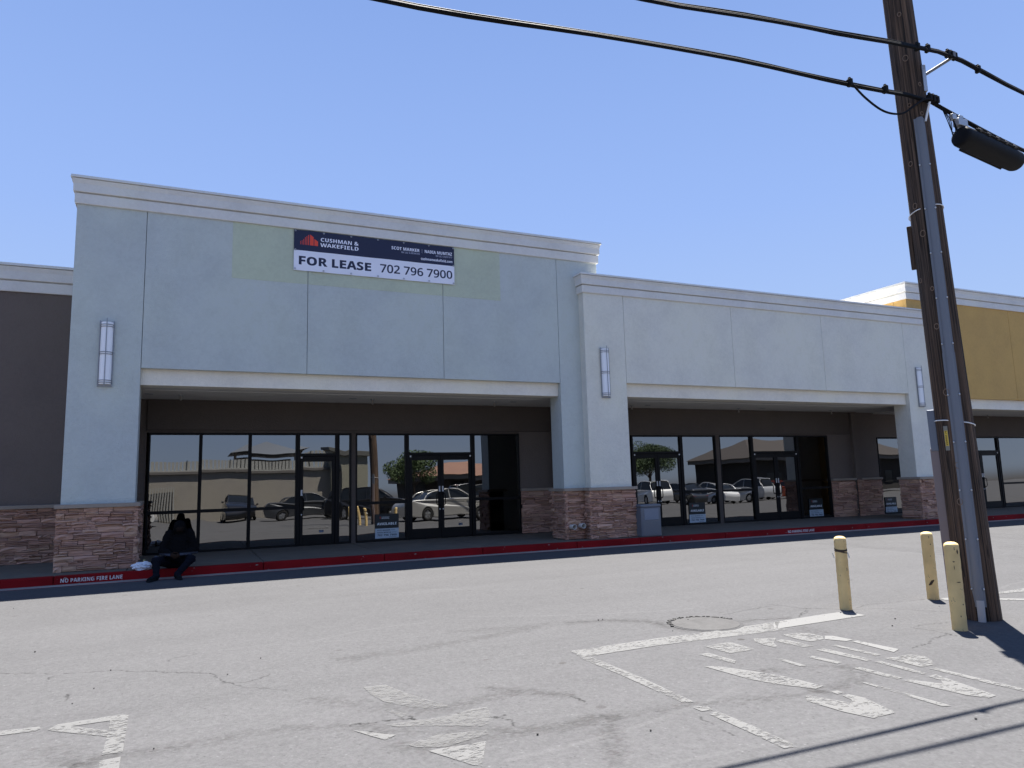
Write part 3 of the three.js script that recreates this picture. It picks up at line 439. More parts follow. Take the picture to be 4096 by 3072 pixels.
// past 300 stones on one store, those that show smallest are joined
for (const b of scene.children.filter((c) => /storefront|wing/.test(c.name))) {
  b.updateMatrixWorld(true); const all = [], c = camera.position, n = new THREE.Vector3(), p = new THREE.Vector3();
  b.traverse((m) => { if (m.name === 'stone') { m.getWorldPosition(p); n.set(Math.sin(m.rotation.y), 0, Math.cos(m.rotation.y)); const d = c.clone().sub(p), l = d.length(); all.push([m, (m.scale.x * m.scale.y * Math.max(0.01, n.dot(d) / l) * (p.x < -4 ? 0.1 : 1)) / (l * l)]); } });
  if (all.length <= 300) continue;
  all.sort((a, q) => q[1] - a[1]); const rest = all.slice(300).map((a) => a[0]), by = new Map();
  for (const m of rest) { m.updateMatrix(); const g = m.geometry.clone().applyMatrix4(m.matrix); if (!by.has(m.material)) by.set(m.material, []); by.get(m.material).push(g); m.parent.remove(m); }
  const mats = [...by.keys()], mesh = new THREE.Mesh(mergeGeometries(mats.map((k) => mergeGeometries(by.get(k))), true), mats); mesh.name = 'small_stones'; mesh.userData = { kind: 'stuff' }; mesh.position.copy(b.position).negate(); b.add(mesh);
  for (const g of b.children.filter((k) => k.name === 'stone_veneer' && !k.children.length)) b.remove(g);
}

// ---------- fittings on the buildings ----------
{ // wall sconces: white half-round diffuser in a metal cage
  const o = thing('wall_sconce', 'tall white sconce in a metal cage on the blue-grey pier', 'wall lamp', [-1.375, 3.515, 0.0], 'tall caged sconces on the piers');
  const add = (n, g, m) => { const k = new THREE.Mesh(g, m); k.name = n; k.castShadow = k.receiveShadow = true; o.add(k); return k; };
  const acrylic = std({ color: lin(0.86, 0.87, 0.90), roughness: 0.35 }), cage = std({ color: lin(0.30, 0.315, 0.34), roughness: 0.5, metalness: 0.5 });
  const H = 1.26, R = 0.105; const d = new THREE.CylinderGeometry(R, R, H - 0.07, 28, 1, false, -Math.PI / 2, Math.PI); d.translate(0, H / 2 + 0.01, 0.022); add('diffuser', d, acrylic);
  add('back_plate', rbox(-0.115, 0.115, 0, H, 0.0, 0.02, 0.004), cage);
  for (const a of [-1, 0, 1]) add('upright', rod([Math.sin(a * 1.45) * (R + 0.014), -0.005, Math.cos(a * 1.45) * (R + 0.014) + 0.022], [Math.sin(a * 1.45) * (R + 0.014), H + (a ? 0.01 : 0.04), Math.cos(a * 1.45) * (R + 0.014) + 0.022], 0.008), cage);
  for (const y of [0.075, 0.115, H / 2 - 0.015, H / 2 + 0.025, H - 0.115, H - 0.075]) { const t = new THREE.TorusGeometry(R + 0.01, 0.007, 8, 24, Math.PI); t.rotateX(Math.PI / 2); t.translate(0, y, 0.02); add('hoop', t, cage); }
  copyOf(o, 'tall white sconce in a metal cage on the pale pier above the grey bin', [9.525, 3.525, 0.25]); copyOf(o, 'tall white sconce in a metal cage just left of the utility pole', [21.13, 3.51, 0.25]);
}
{ // sprinklers and downlights under the arcades
  const o = thing('sprinkler_head', 'pendent sprinkler head over the windows by the seated person', 'sprinkler', [-0.07, 3.6, -1.67], 'sprinkler heads under the arcades'), add = (n, g, m) => { const k = new THREE.Mesh(g, m); k.name = n; k.castShadow = k.receiveShadow = true; o.add(k); };
  const brass = std({ color: lin(0.30, 0.28, 0.25), roughness: 0.4, metalness: 0.7 });
  add('escutcheon', new THREE.CylinderGeometry(0.05, 0.055, 0.018, 20).translate(0, -0.009, 0), M.steel); add('drop_pipe', new THREE.CylinderGeometry(0.017, 0.017, 0.1, 12).translate(0, -0.06, 0), brass); add('deflector', new THREE.CylinderGeometry(0.032, 0.026, 0.014, 16).translate(0, -0.115, 0), brass);
  [['pendent sprinkler head above the brown post between the glass fronts', 4.147, -1.7], ['pendent sprinkler head near the right end of the blue-grey arcade', 7.33, -1.65], ['pendent sprinkler head over the first double door of the pale store', 11.6, -1.7], ['pendent sprinkler head over the middle of the pale store', 15.68, -1.9], ['pendent sprinkler head near the far pier of the pale store', 19.68, -1.93], ['pendent sprinkler head under the ochre arcade', 27.9, -1.95]].forEach(([l, x, z], i) => copyOf(o, l, [x, i === 5 ? 3.56 : 3.6, z]));
  const d = thing('recessed_downlight', 'round recessed downlight beside the left pier', 'downlight', [-0.684, 3.6, -1.63], 'recessed downlights under the arcades');
  const ring = new THREE.TorusGeometry(0.085, 0.009, 8, 28); ring.rotateX(Math.PI / 2); const a = new THREE.Mesh(ring, M.steel); a.name = 'trim_ring'; const l = new THREE.Mesh(new THREE.CylinderGeometry(0.08, 0.08, 0.006, 24).translate(0, -0.002, 0), std({ color: lin(0.30, 0.29, 0.27), roughness: 0.4 })); l.name = 'lens'; d.add(a, l); shade(d);
  [['round recessed downlight above the single glass door', 3.66, -1.62], ['round recessed downlight at the right end of the blue-grey arcade', 7.82, -1.55], ['round recessed downlight by the first door of the pale store', 12.1, -1.62], ['round recessed downlight over the second window of the pale store', 16.45, -1.68]].forEach(([t, x, z]) => copyOf(d, t, [x, 3.6, z]));
}
{ // lease banner
  const o = thing('vinyl_banner', 'navy and white FOR LEASE vinyl banner tied under the cornice', 'banner', [3.85, 6.13, 0.03]);
  const navy = '#161c3c', t = canvasTex(2048, 508, (g, w, h) => {
    g.fillStyle = '#e4e6f2'; g.fillRect(0, 0, w, h); g.fillStyle = navy; g.fillRect(0, 0, w, 257);
    const txt = (s, x, y, px, width, col, weight = 'bold') => { g.fillStyle = col; g.font = `${weight} ${px}px sans-serif`; const m = g.measureText(s).width; g.save(); g.translate(x, y); g.scale(width / m, 1); g.fillText(s, 0, 0); if (px > 100) { g.strokeStyle = col; g.lineWidth = weight ? 5 : 6; g.strokeText(s, 0, 0); } g.restore(); };
    const red = '#e0452f'; g.fillStyle = red; // bars and two towers
    [[76, 138, 5], [93, 128, 6], [111, 112, 7], [129, 86, 8], [147, 70, 9], [166, 54, 11]].forEach(([x, y, wd]) => g.fillRect(x, y, wd, 182 - y));
    g.beginPath(); g.moveTo(188, 182); g.lineTo(188, 44); g.lineTo(232, 76); g.lineTo(232, 182); g.fill(); g.beginPath(); g.moveTo(240, 182); g.lineTo(240, 96); g.lineTo(284, 126); g.lineTo(284, 182); g.fill();
    txt('CUSHMAN &', 312, 120, 66, 470, '#eceefa'); txt('WAKEFIELD', 312, 186, 66, 474, '#eceefa');
    txt('SCOT MARKER', 1200, 116, 56, 374, '#eceefa'); txt('|', 1600, 114, 56, 14, '#eceefa', ''); txt('NADIA MUMTAZ', 1640, 116, 56, 380, '#eceefa'); txt('NV LIC S.0034109', 1330, 152, 30, 246, '#c9cde0', ''); txt('NV LIC S.0201377', 1794, 152, 30, 228, '#c9cde0', ''); txt('cushmanwakefield.com', 1590, 216, 46, 436, '#eceefa');
    txt('FOR LEASE', 46, 432, 142, 902, navy); txt('702 796 7900', 1050, 432, 142, 972, navy, '');
  });
  const g = new THREE.PlaneGeometry(3.633, 0.9, 60, 16), p = g.attributes.position;
  for (let i = 0; i < p.count; i++) { const x = p.getX(i), y = p.getY(i); p.setZ(i, 0.006 * Math.sin(x * 5.2 + y * 3) * Math.cos(y * 5 + x) + 0.005 * Math.sin(x * 11 - y * 7) * (0.5 - y)); p.setY(i, y + 0.45); }
  g.computeVertexNormals(); const m = new THREE.Mesh(g, std({ map: t, roughness: 0.55, side: THREE.DoubleSide })); m.name = 'vinyl_sheet'; o.add(m);
  const gg = new THREE.TorusGeometry(0.014, 0.006, 8, 14); for (const y of [0.03, 0.87]) for (let k = 0; k < 7; k++) { const r = new THREE.Mesh(gg, M.steel); r.name = 'grommet'; r.position.set(-1.79 + (k * 3.58) / 6, y, 0.016); o.add(r); } for (const x of [-1.79, 1.79]) { const r = new THREE.Mesh(gg, M.steel); r.name = 'grommet'; r.position.set(x, 0.45, 0.016); o.add(r); }
  shade(o);
}
{ // AVAILABLE posters in the windows
  const t = canvasTex(512, 512, (g, w, h) => {
    g.fillStyle = '#0b1518'; g.fillRect(0, 0, w, h); g.fillStyle = '#a3b2be'; g.fillRect(0, 304, w, 208);
    const txt = (s, x, y, px, width, col, weight = 'bold') => { g.fillStyle = col; g.font = `${weight} ${px}px sans-serif`; const m = g.measureText(s).width; g.save(); g.translate(x, y); g.scale(width / m, 1); g.fillText(s, 0, 0); g.restore(); };
    g.fillStyle = '#8b2c2c'; g.fillRect(98, 52, 26, 44); txt('CUSHMAN &', 136, 74, 26, 172, '#c8ced2'); txt('WAKEFIELD', 136, 100, 26, 172, '#c8ced2'); txt('AVAILABLE', 42, 232, 72, 428, '#dfe6ea');
    txt('SCOT MARKER', 44, 356, 38, 282, '#12202b'); txt('NADIA MUMTAZ', 44, 404, 38, 306, '#12202b'); g.fillStyle = '#3c5a66'; g.fillRect(338, 338, 90, 8); g.fillRect(362, 386, 100, 8); txt('702 796 7900', 44, 466, 58, 424, '#0c1a26'); g.fillRect(300, 486, 160, 7);
  });
  const mat = std({ map: t, roughness: 0.5 });
  const P = (label, x, y, z, s = 1) => { const o = thing('lease_poster', label, 'poster', [x, y, z], 'lease posters low in the shop windows'), m = new THREE.Mesh(new RoundedBoxGeometry(0.605 * s, 0.595 * s, 0.004, 1, 0.001), mat); m.geometry = new THREE.BoxGeometry(0.605 * s, 0.595 * s, 0.004).translate(0, 0.2975 * s, 0); m.name = 'printed_sheet'; m.castShadow = m.receiveShadow = true; o.add(m); };
  P('AVAILABLE poster in the window left of the blue-grey store\'s double door', 4.735, 0.218, ZR + 0.022); P('AVAILABLE poster in the window right of the grey bin', 14.235, 0.16, ZR2 + 0.022); P('AVAILABLE poster in the dark window beside the stone wainscot', 19.12, 0.10, ZR2 + 0.022, 1.02); P('AVAILABLE poster in the narrow window behind the far pale pier', 22.72, 0.07, ZR2 + 0.0, 0.95);
}
{ // two drain stubs low on the stone
  const o = thing('drain_pipe', 'white plastic pipe stub, the left one of the pair poking from the stone', 'pipe', [8.475, 0.43, 0.12], 'white pipe stubs in the stone base'), pvc = std({ color: lin(0.66, 0.62, 0.55), roughness: 0.5 });
  const prof = [[0.044, 0], [0.056, 0], [0.056, 0.11], [0.062, 0.115], [0.062, 0.19], [0.048, 0.19], [0.047, 0.02]].map(([r, y]) => new THREE.Vector2(r, y)), g = new THREE.LatheGeometry(prof, 26); g.rotateX(Math.PI / 2); const m = new THREE.Mesh(g, pvc); m.name = 'pipe_wall'; const pl = new THREE.Mesh(new THREE.CircleGeometry(0.046, 20).translate(0, 0, 0.05), M.black); pl.name = 'bore'; o.add(m, pl); shade(o);
  copyOf(o, 'white plastic pipe stub, the right one of the pair poking from the stone', [8.725, 0.445, 0.12]);
}
{ // litter bin
  const o = thing('trash_bin', 'square blue-grey litter bin beside the stone pier', 'bin', [10.47, SW + groundY(10.4), 0.3]), skin = std({ color: lin(0.14, 0.15, 0.17), roughness: 0.6 }), pan = std({ color: lin(0.18, 0.205, 0.25), roughness: 0.6 }), low = std({ color: lin(0.14, 0.148, 0.16), roughness: 0.65 });
  const P = (n, g, m) => { const k = new THREE.Mesh(g, m); k.name = n; k.castShadow = k.receiveShadow = true; o.add(k); };
  P('body', rbox(-0.29, 0.29, 0.0, 0.70, -0.27, 0.27, 0.02, 2), skin); P('lid', rbox(-0.305, 0.305, 0.70, 0.775, -0.285, 0.285, 0.03, 3), skin); P('front_panel', rbox(-0.20, 0.22, 0.40, 0.665, 0.268, 0.279, 0.004), pan); P('lower_panel', rbox(-0.255, 0.255, 0.03, 0.385, 0.266, 0.277, 0.004), low); P('opening', rbox(-0.16, 0.16, 0.772, 0.782, -0.14, 0.14, 0.004), M.black);
}
// ---------- seated person ----------
function field(caps, lo, hi, cell, k, fold = 0) { // tapered capsules joined with a smooth minimum
  const span = Math.max(hi[0] - lo[0], hi[1] - lo[1], hi[2] - lo[2]), N = Math.ceil(span / cell) + 4, mc = new MarchingCubes(N, new THREE.MeshBasicMaterial(), false, false, 220000), c = [0, 1, 2].map((i) => (lo[i] + hi[i]) / 2), half = N / 2, s = span / 2 / (half - 3) ;
  mc.isolation = 0;
  for (let z = 0; z < N; z++) for (let y = 0; y < N; y++) for (let x = 0; x < N; x++) {
    const px = c[0] + (x - half) * s, py = c[1] + (y - half) * s, pz = c[2] + (z - half) * s; let d = 9;
    for (const [a, b, ra, rb, sq = 1] of caps) {
      const dx = b[0] - a[0], dy = b[1] - a[1], dz = b[2] - a[2], L = dx * dx + dy * dy + dz * dz || 1e-9, t = Math.max(0, Math.min(1, ((px - a[0]) * dx + (py - a[1]) * dy + (pz - a[2]) * dz) / L));
      const ex = px - a[0] - dx * t, ey = py - a[1] - dy * t, ez = (pz - a[2] - dz * t) * sq, e = Math.sqrt(ex * ex + ey * ey + ez * ez) - (ra + (rb - ra) * t);
      const h = Math.max(0, k - Math.abs(d - e)) / k; d = Math.min(d, e) - h * h * k * 0.25;
    }
    mc.field[x + y * N + z * N * N] = -d + fold * (Math.sin(px * 61 + py * 37) * Math.sin(pz * 53 - py * 29) + 0.6 * Math.sin(py * 96 + px * 22 + pz * 31));
  }
  mc.update();
  const n = mc.count, P = mc.positionArray.slice(0, n * 3), Nn = mc.normalArray.slice(0, n * 3);
  for (let i = 0; i < n; i++) for (let j = 0; j < 3; j++) P[i * 3 + j] = c[j] + P[i * 3 + j] * s * half;
  const g = new THREE.BufferGeometry(); g.setAttribute('position', new THREE.Float32BufferAttribute(P, 3)); g.setAttribute('normal', new THREE.Float32BufferAttribute(Nn, 3)); return g;
}
{
  const o = thing('person', 'person in a black jacket sitting hunched on the red kerb, hands together between the knees', 'person', [-0.07, 0, 0.85]);
  const hipL = [-0.16, 0.255, 0.66], hipR = [0.03, 0.255, 0.66], knL = [-0.365, 0.325, 1.03], knR = [0.20, 0.315, 1.0], anL = [-0.345, 0.085, 1.19], anR = [-0.015, 0.085, 1.17], elL = [-0.27, 0.47, 0.80], elR = [0.265, 0.46, 0.80], wrL = [-0.12, 0.405, 1.0], wrR = [0.0, 0.40, 1.0];
  const caps = [[[-0.12, 0.26, 0.6], [-0.01, 0.26, 0.6], 0.125, 0.125], [[-0.065, 0.3, 0.6], [-0.005, 0.62, 0.70], 0.155, 0.16], [[-0.11, 0.68, 0.72], [0.10, 0.69, 0.72], 0.105, 0.105], [[-0.165, 0.755, 0.74], elL, 0.085, 0.068], [[0.165, 0.76, 0.74], elR, 0.085, 0.068], [elL, wrL, 0.066, 0.046], [elR, wrR, 0.066, 0.046], [[-0.02, 0.42, 0.78], [-0.01, 0.6, 0.76], 0.15, 0.13], [[-0.2, 0.5, 0.74], [0.19, 0.5, 0.74], 0.1, 0.1],
    [[0, 0.78, 0.75], [0.0, 0.86, 0.81], 0.066, 0.06], [[-0.004, 0.885, 0.825], [-0.002, 0.855, 0.895], 0.088, 0.066], [[-0.003, 0.815, 0.91], [-0.003, 0.82, 0.935], 0.035, 0.022], [[-0.002, 0.852, 0.955], [-0.002, 0.842, 0.968], 0.014, 0.012],
    [hipL, knL, 0.098, 0.072], [hipR, knR, 0.098, 0.072], [knL, anL, 0.070, 0.05], [knR, anR, 0.070, 0.05], [[anL[0], 0.06, 1.17], [-0.455, 0.04, 1.37], 0.048, 0.036], [[anR[0], 0.06, 1.15], [0.03, 0.04, 1.36], 0.048, 0.036]];
  const bodyG = field(caps, [-0.56, -0.02, 0.42], [0.42, 1.0, 1.44], 0.0125, 0.035, 0.0045);
  const hand = (wr, sx) => { const c = [[wr, [wr[0] + 0.03 * sx, wr[1] - 0.01, wr[2] + 0.07], 0.034, 0.030, 1]], K = [wr[0] + 0.032 * sx, wr[1] - 0.012, wr[2] + 0.075]; for (let f = 0; f < 4; f++) { const a = [K[0], K[1] + 0.026 - f * 0.018, K[2]], l = [0.036, 0.042, 0.038, 0.028][f], b = [a[0] + 0.02 * sx, a[1] - 0.004, a[2] + l * 0.8], e = [b[0] + 0.03 * sx, b[1] - 0.006, b[2] - 0.008]; c.push([a, b, 0.010, 0.009], [b, e, 0.009, 0.0075]); } const t = [wr[0] + 0.02 * sx, wr[1] + 0.025, wr[2] + 0.03]; c.push([t, [t[0] + 0.02 * sx, t[1] + 0.022, t[2] + 0.03], 0.012, 0.010], [[t[0] + 0.02 * sx, t[1] + 0.022, t[2] + 0.03], [t[0] + 0.04 * sx, t[1] + 0.022, t[2] + 0.045], 0.010, 0.008]); return field(c, [wr[0] - 0.07, wr[1] - 0.08, wr[2] - 0.04], [wr[0] + 0.09, wr[1] + 0.09, wr[2] + 0.14], 0.004, 0.008); };
  const cloth = fbm(64, 64, 8, 8, 3, 501);
  const paint = (g, skin) => { const p = g.attributes.position, c = new Float32Array(p.count * 3); for (let i = 0; i < p.count; i++) { const x = p.getX(i), y = p.getY(i), z = p.getZ(i); let k = [0.0042, 0.0042, 0.005]; if (skin) k = [0.03, 0.017, 0.012]; else if (y < 0.075 && z > 1.05) k = [0.008, 0.009, 0.011]; else if (y < 0.39 && (z > 0.8 || y < 0.22)) k = [0.006, 0.007, 0.012]; else if (y < 0.435 && z > 0.84 && Math.abs(x + 0.06) > 0.075) k = [0.05, 0.057, 0.08]; else if (y > 0.80 && z > 0.905) k = [0.012, 0.008, 0.0065]; c.set(k, i * 3); } g.setAttribute('color', new THREE.BufferAttribute(c, 3)); return g; };
  const all = mergeGeometries([paint(bodyG, false), paint(hand(wrL, 1), true), paint(hand(wrR, -1), true)]);
  const m = new THREE.Mesh(all, matte({ vertexColors: true, roughness: 0.95 })); m.name = 'body'; m.position.copy(o.position).negate(); o.add(m);
  const hoodG = field([[[-0.004, 0.905, 0.80], [-0.003, 0.885, 0.872], 0.098, 0.078], [[-0.05, 0.815, 0.75], [0.05, 0.82, 0.75], 0.07, 0.07]], [-0.16, 0.72, 0.66], [0.16, 1.02, 0.98], 0.009, 0.05);
  const h = new THREE.Mesh(hoodG, matte({ color: lin(0.0028, 0.0028, 0.0034), roughness: 0.95 })); h.name = 'hood'; h.position.copy(m.position); o.add(h);
  for (const [a, b] of [[[anL[0], 0.012, 1.14], [-0.46, 0.012, 1.39]], [[anR[0], 0.012, 1.12], [0.034, 0.012, 1.38]]]) { const s = new THREE.CapsuleGeometry(0.047, Math.hypot(b[0] - a[0], b[2] - a[2]) - 0.03, 6, 14); s.rotateX(Math.PI / 2); s.scale(1, 0.36, 1); s.rotateY(Math.atan2(b[0] - a[0], b[2] - a[2])); s.translate((a[0] + b[0]) / 2, 0.019, (a[2] + b[2]) / 2); const q = new THREE.Mesh(s, matte({ color: lin(0.012, 0.014, 0.017), roughness: 0.7 })); q.name = 'shoe_sole'; q.position.copy(m.position); o.add(q); }
  shade(o);
}
{ // carrier bag and bottle beside the person
  const o = thing('plastic_bag', 'crumpled white plastic bag on the kerb beside the seated person', 'bag', [-0.60, SW, 0.60]);
  const g = new THREE.IcosahedronGeometry(1, 6), p = g.attributes.position, v = new THREE.Vector3();
  for (let i = 0; i < p.count; i++) { v.fromBufferAttribute(p, i).normalize(); const f = 1 + 0.10 * Math.sin(7 * v.x + 5 * v.y) + 0.08 * Math.sin(11 * v.y - 6 * v.z + 1) + 0.06 * Math.abs(Math.sin(13 * v.x - 9 * v.z)) + 0.05 * Math.sin(23 * v.z + 17 * v.y); p.setXYZ(i, v.x * f * 0.165, Math.max(0, 0.056 + v.y * f * 0.078), v.z * f * 0.12); }
  const n = g.toNonIndexed ? g : g; n.computeVertexNormals(); const m = new THREE.Mesh(n, std({ color: lin(0.72, 0.75, 0.80), roughness: 0.45 })); m.name = 'film'; o.add(m);
  const kn = new THREE.Mesh(new THREE.TorusGeometry(0.035, 0.012, 7, 14).rotateX(1.1).translate(0.06, 0.125, 0.0), m.material); kn.name = 'handle'; o.add(kn);
  const pr = new THREE.Mesh(new THREE.BoxGeometry(0.07, 0.003, 0.03).rotateX(0.9).rotateZ(0.25).translate(-0.02, 0.098, 0.075), std({ color: lin(0.10, 0.12, 0.16) })); pr.name = 'print'; o.add(pr); shade(o);
  const b = thing('bottle', 'small bottle with a yellow cap standing behind the plastic bag', 'bottle', [-0.575, SW, 0.32]);
  const bt = new THREE.Mesh(new THREE.LatheGeometry([[0, 0], [0.028, 0.002], [0.03, 0.02], [0.03, 0.085], [0.014, 0.115], [0.012, 0.128]].map(([x, y]) => new THREE.Vector2(x, y)), 18), std({ color: lin(0.05, 0.05, 0.045), roughness: 0.3 })); bt.name = 'flask'; const cp = new THREE.Mesh(new THREE.CylinderGeometry(0.019, 0.019, 0.026, 14).translate(0, 0.138, 0), std({ color: lin(0.55, 0.48, 0.22), roughness: 0.6 })); cp.name = 'cap'; b.add(bt, cp); shade(b);
}

// ---------- bollards ----------
{
  const chip = fbm(512, 512, 10, 10, 6, 601, 0.62), tone = fbm(512, 512, 3, 6, 4, 611);
  const yel = std({ map: tex(512, 512, (i) => { const v = 0.86 + 0.3 * (tone[i] - 0.5) + 0.12 * (chip[i] - 0.5); return chip[i] > 0.765 ? [0.16, 0.12, 0.08] : [0.78 * v, 0.565 * v, 0.25 * v]; }), bumpMap: tex(512, 512, (i) => grey(chip[i]), { srgbMap: false }), bumpScale: 0.004, roughness: 0.75 }), dirt = std({ color: lin(0.05, 0.035, 0.025) }), tape = std({ color: lin(0.55, 0.55, 0.52), roughness: 0.5, side: THREE.DoubleSide });
  const make = (label, x, z, h, r, lx, lz) => {
    const o = thing('bollard', label, 'bollard', [x, groundY(x), z], 'yellow bollards round the utility pole'), P = (n, g, m) => { const k = new THREE.Mesh(g, m); k.name = n; k.castShadow = k.receiveShadow = true; o.add(k); };
    const prof = [[0, h + 0.022], [r * 0.5, h + 0.018], [r * 0.85, h + 0.006], [r * 0.97, h - 0.008], [r, h - 0.03]]; for (let k = 1; k <= 20; k++) prof.push([r + 0.0015 * Math.sin(k * 2.3), (h - 0.03) * (1 - k / 20) - 0.04 * (k === 20)]);
    const top = new THREE.LatheGeometry(prof.slice(0, 5).reverse().map(([a, b]) => new THREE.Vector2(a, b)), 30), sh = new THREE.LatheGeometry(prof.slice(4).reverse().map(([a, b]) => new THREE.Vector2(a, b)), 30);
    P('post', sh, yel); P('domed_top', top, yel); o.rotation.set(lz, rr(0, 6), lx); return { o, P };
  };
  const a = make('yellow bollard with torn tape round its neck, standing apart at the stall outline', 6.94, 9.28, 0.80, 0.066, 0.004, 0);
  for (let k = 0; k < 3; k++) { const t = new THREE.CylinderGeometry(0.0685, 0.0685, 0.014, 28, 1, true); t.rotateX(rr(-0.22, 0.22)); t.rotateZ(rr(-0.2, 0.2)); t.translate(0, 0.645 + k * 0.016, 0); a.P('tape_band', t, dirt); } for (const s of [[-0.06, 0.03], [0.04, -0.06], [-0.05, -0.05]]) { const f = new THREE.PlaneGeometry(0.03, 0.07, 2, 3); f.rotateY(rnd() * 3); f.rotateX(0.5); f.translate(s[0] * 1.25, 0.60, s[1] * 1.25); a.P('torn_tape', f, tape); }
  const b = make('yellow bollard with a black scrape near its foot, left of the utility pole', 8.36, 9.33, 0.785, 0.066, 0.012, 0);
  const c = make('thick yellow bollard standing nearest, in front of the utility pole', 6.93, 10.62, 0.82, 0.0665, 0.0, 0);
  const mark = (o, ang, y, w, h, tilt, r) => { const g = new THREE.CylinderGeometry(r, r, h, 10, 1, true, ang - w / 2, w), p = g.attributes.position; for (let i = 0; i < p.count; i++) { const t = (Math.atan2(p.getX(i), p.getZ(i)) - ang) / (w / 2); p.setY(i, p.getY(i) * (1 - 0.75 * Math.abs(t)) + tilt * t); } g.translate(0, y, 0); o.P('scrape', g, dirt); };
  b.o.rotation.y = 0; c.o.rotation.y = 0; const cam = -0.95; mark(b, cam, 0.205, 0.95, 0.05, 0.03, 0.0682); mark(b, cam + 0.5, 0.66, 0.16, 0.02, 0, 0.0682); mark(b, cam + 0.3, 0.52, 0.12, 0.014, 0, 0.0682); mark(c, cam + 0.75, 0.75, 0.25, 0.05, 0.0, 0.0687); mark(c, cam + 0.1, 0.655, 0.3, 0.012, 0, 0.0687); mark(c, cam + 0.1, 0.60, 0.08, 0.05, 0, 0.0687); mark(c, cam + 0.5, 0.46, 0.6, 0.010, 0, 0.0687); mark(c, cam + 0.8, 0.25, 0.2, 0.014, 0, 0.0687); mark(c, cam + 0.3, 0.14, 0.12, 0.02, 0, 0.0687);
}
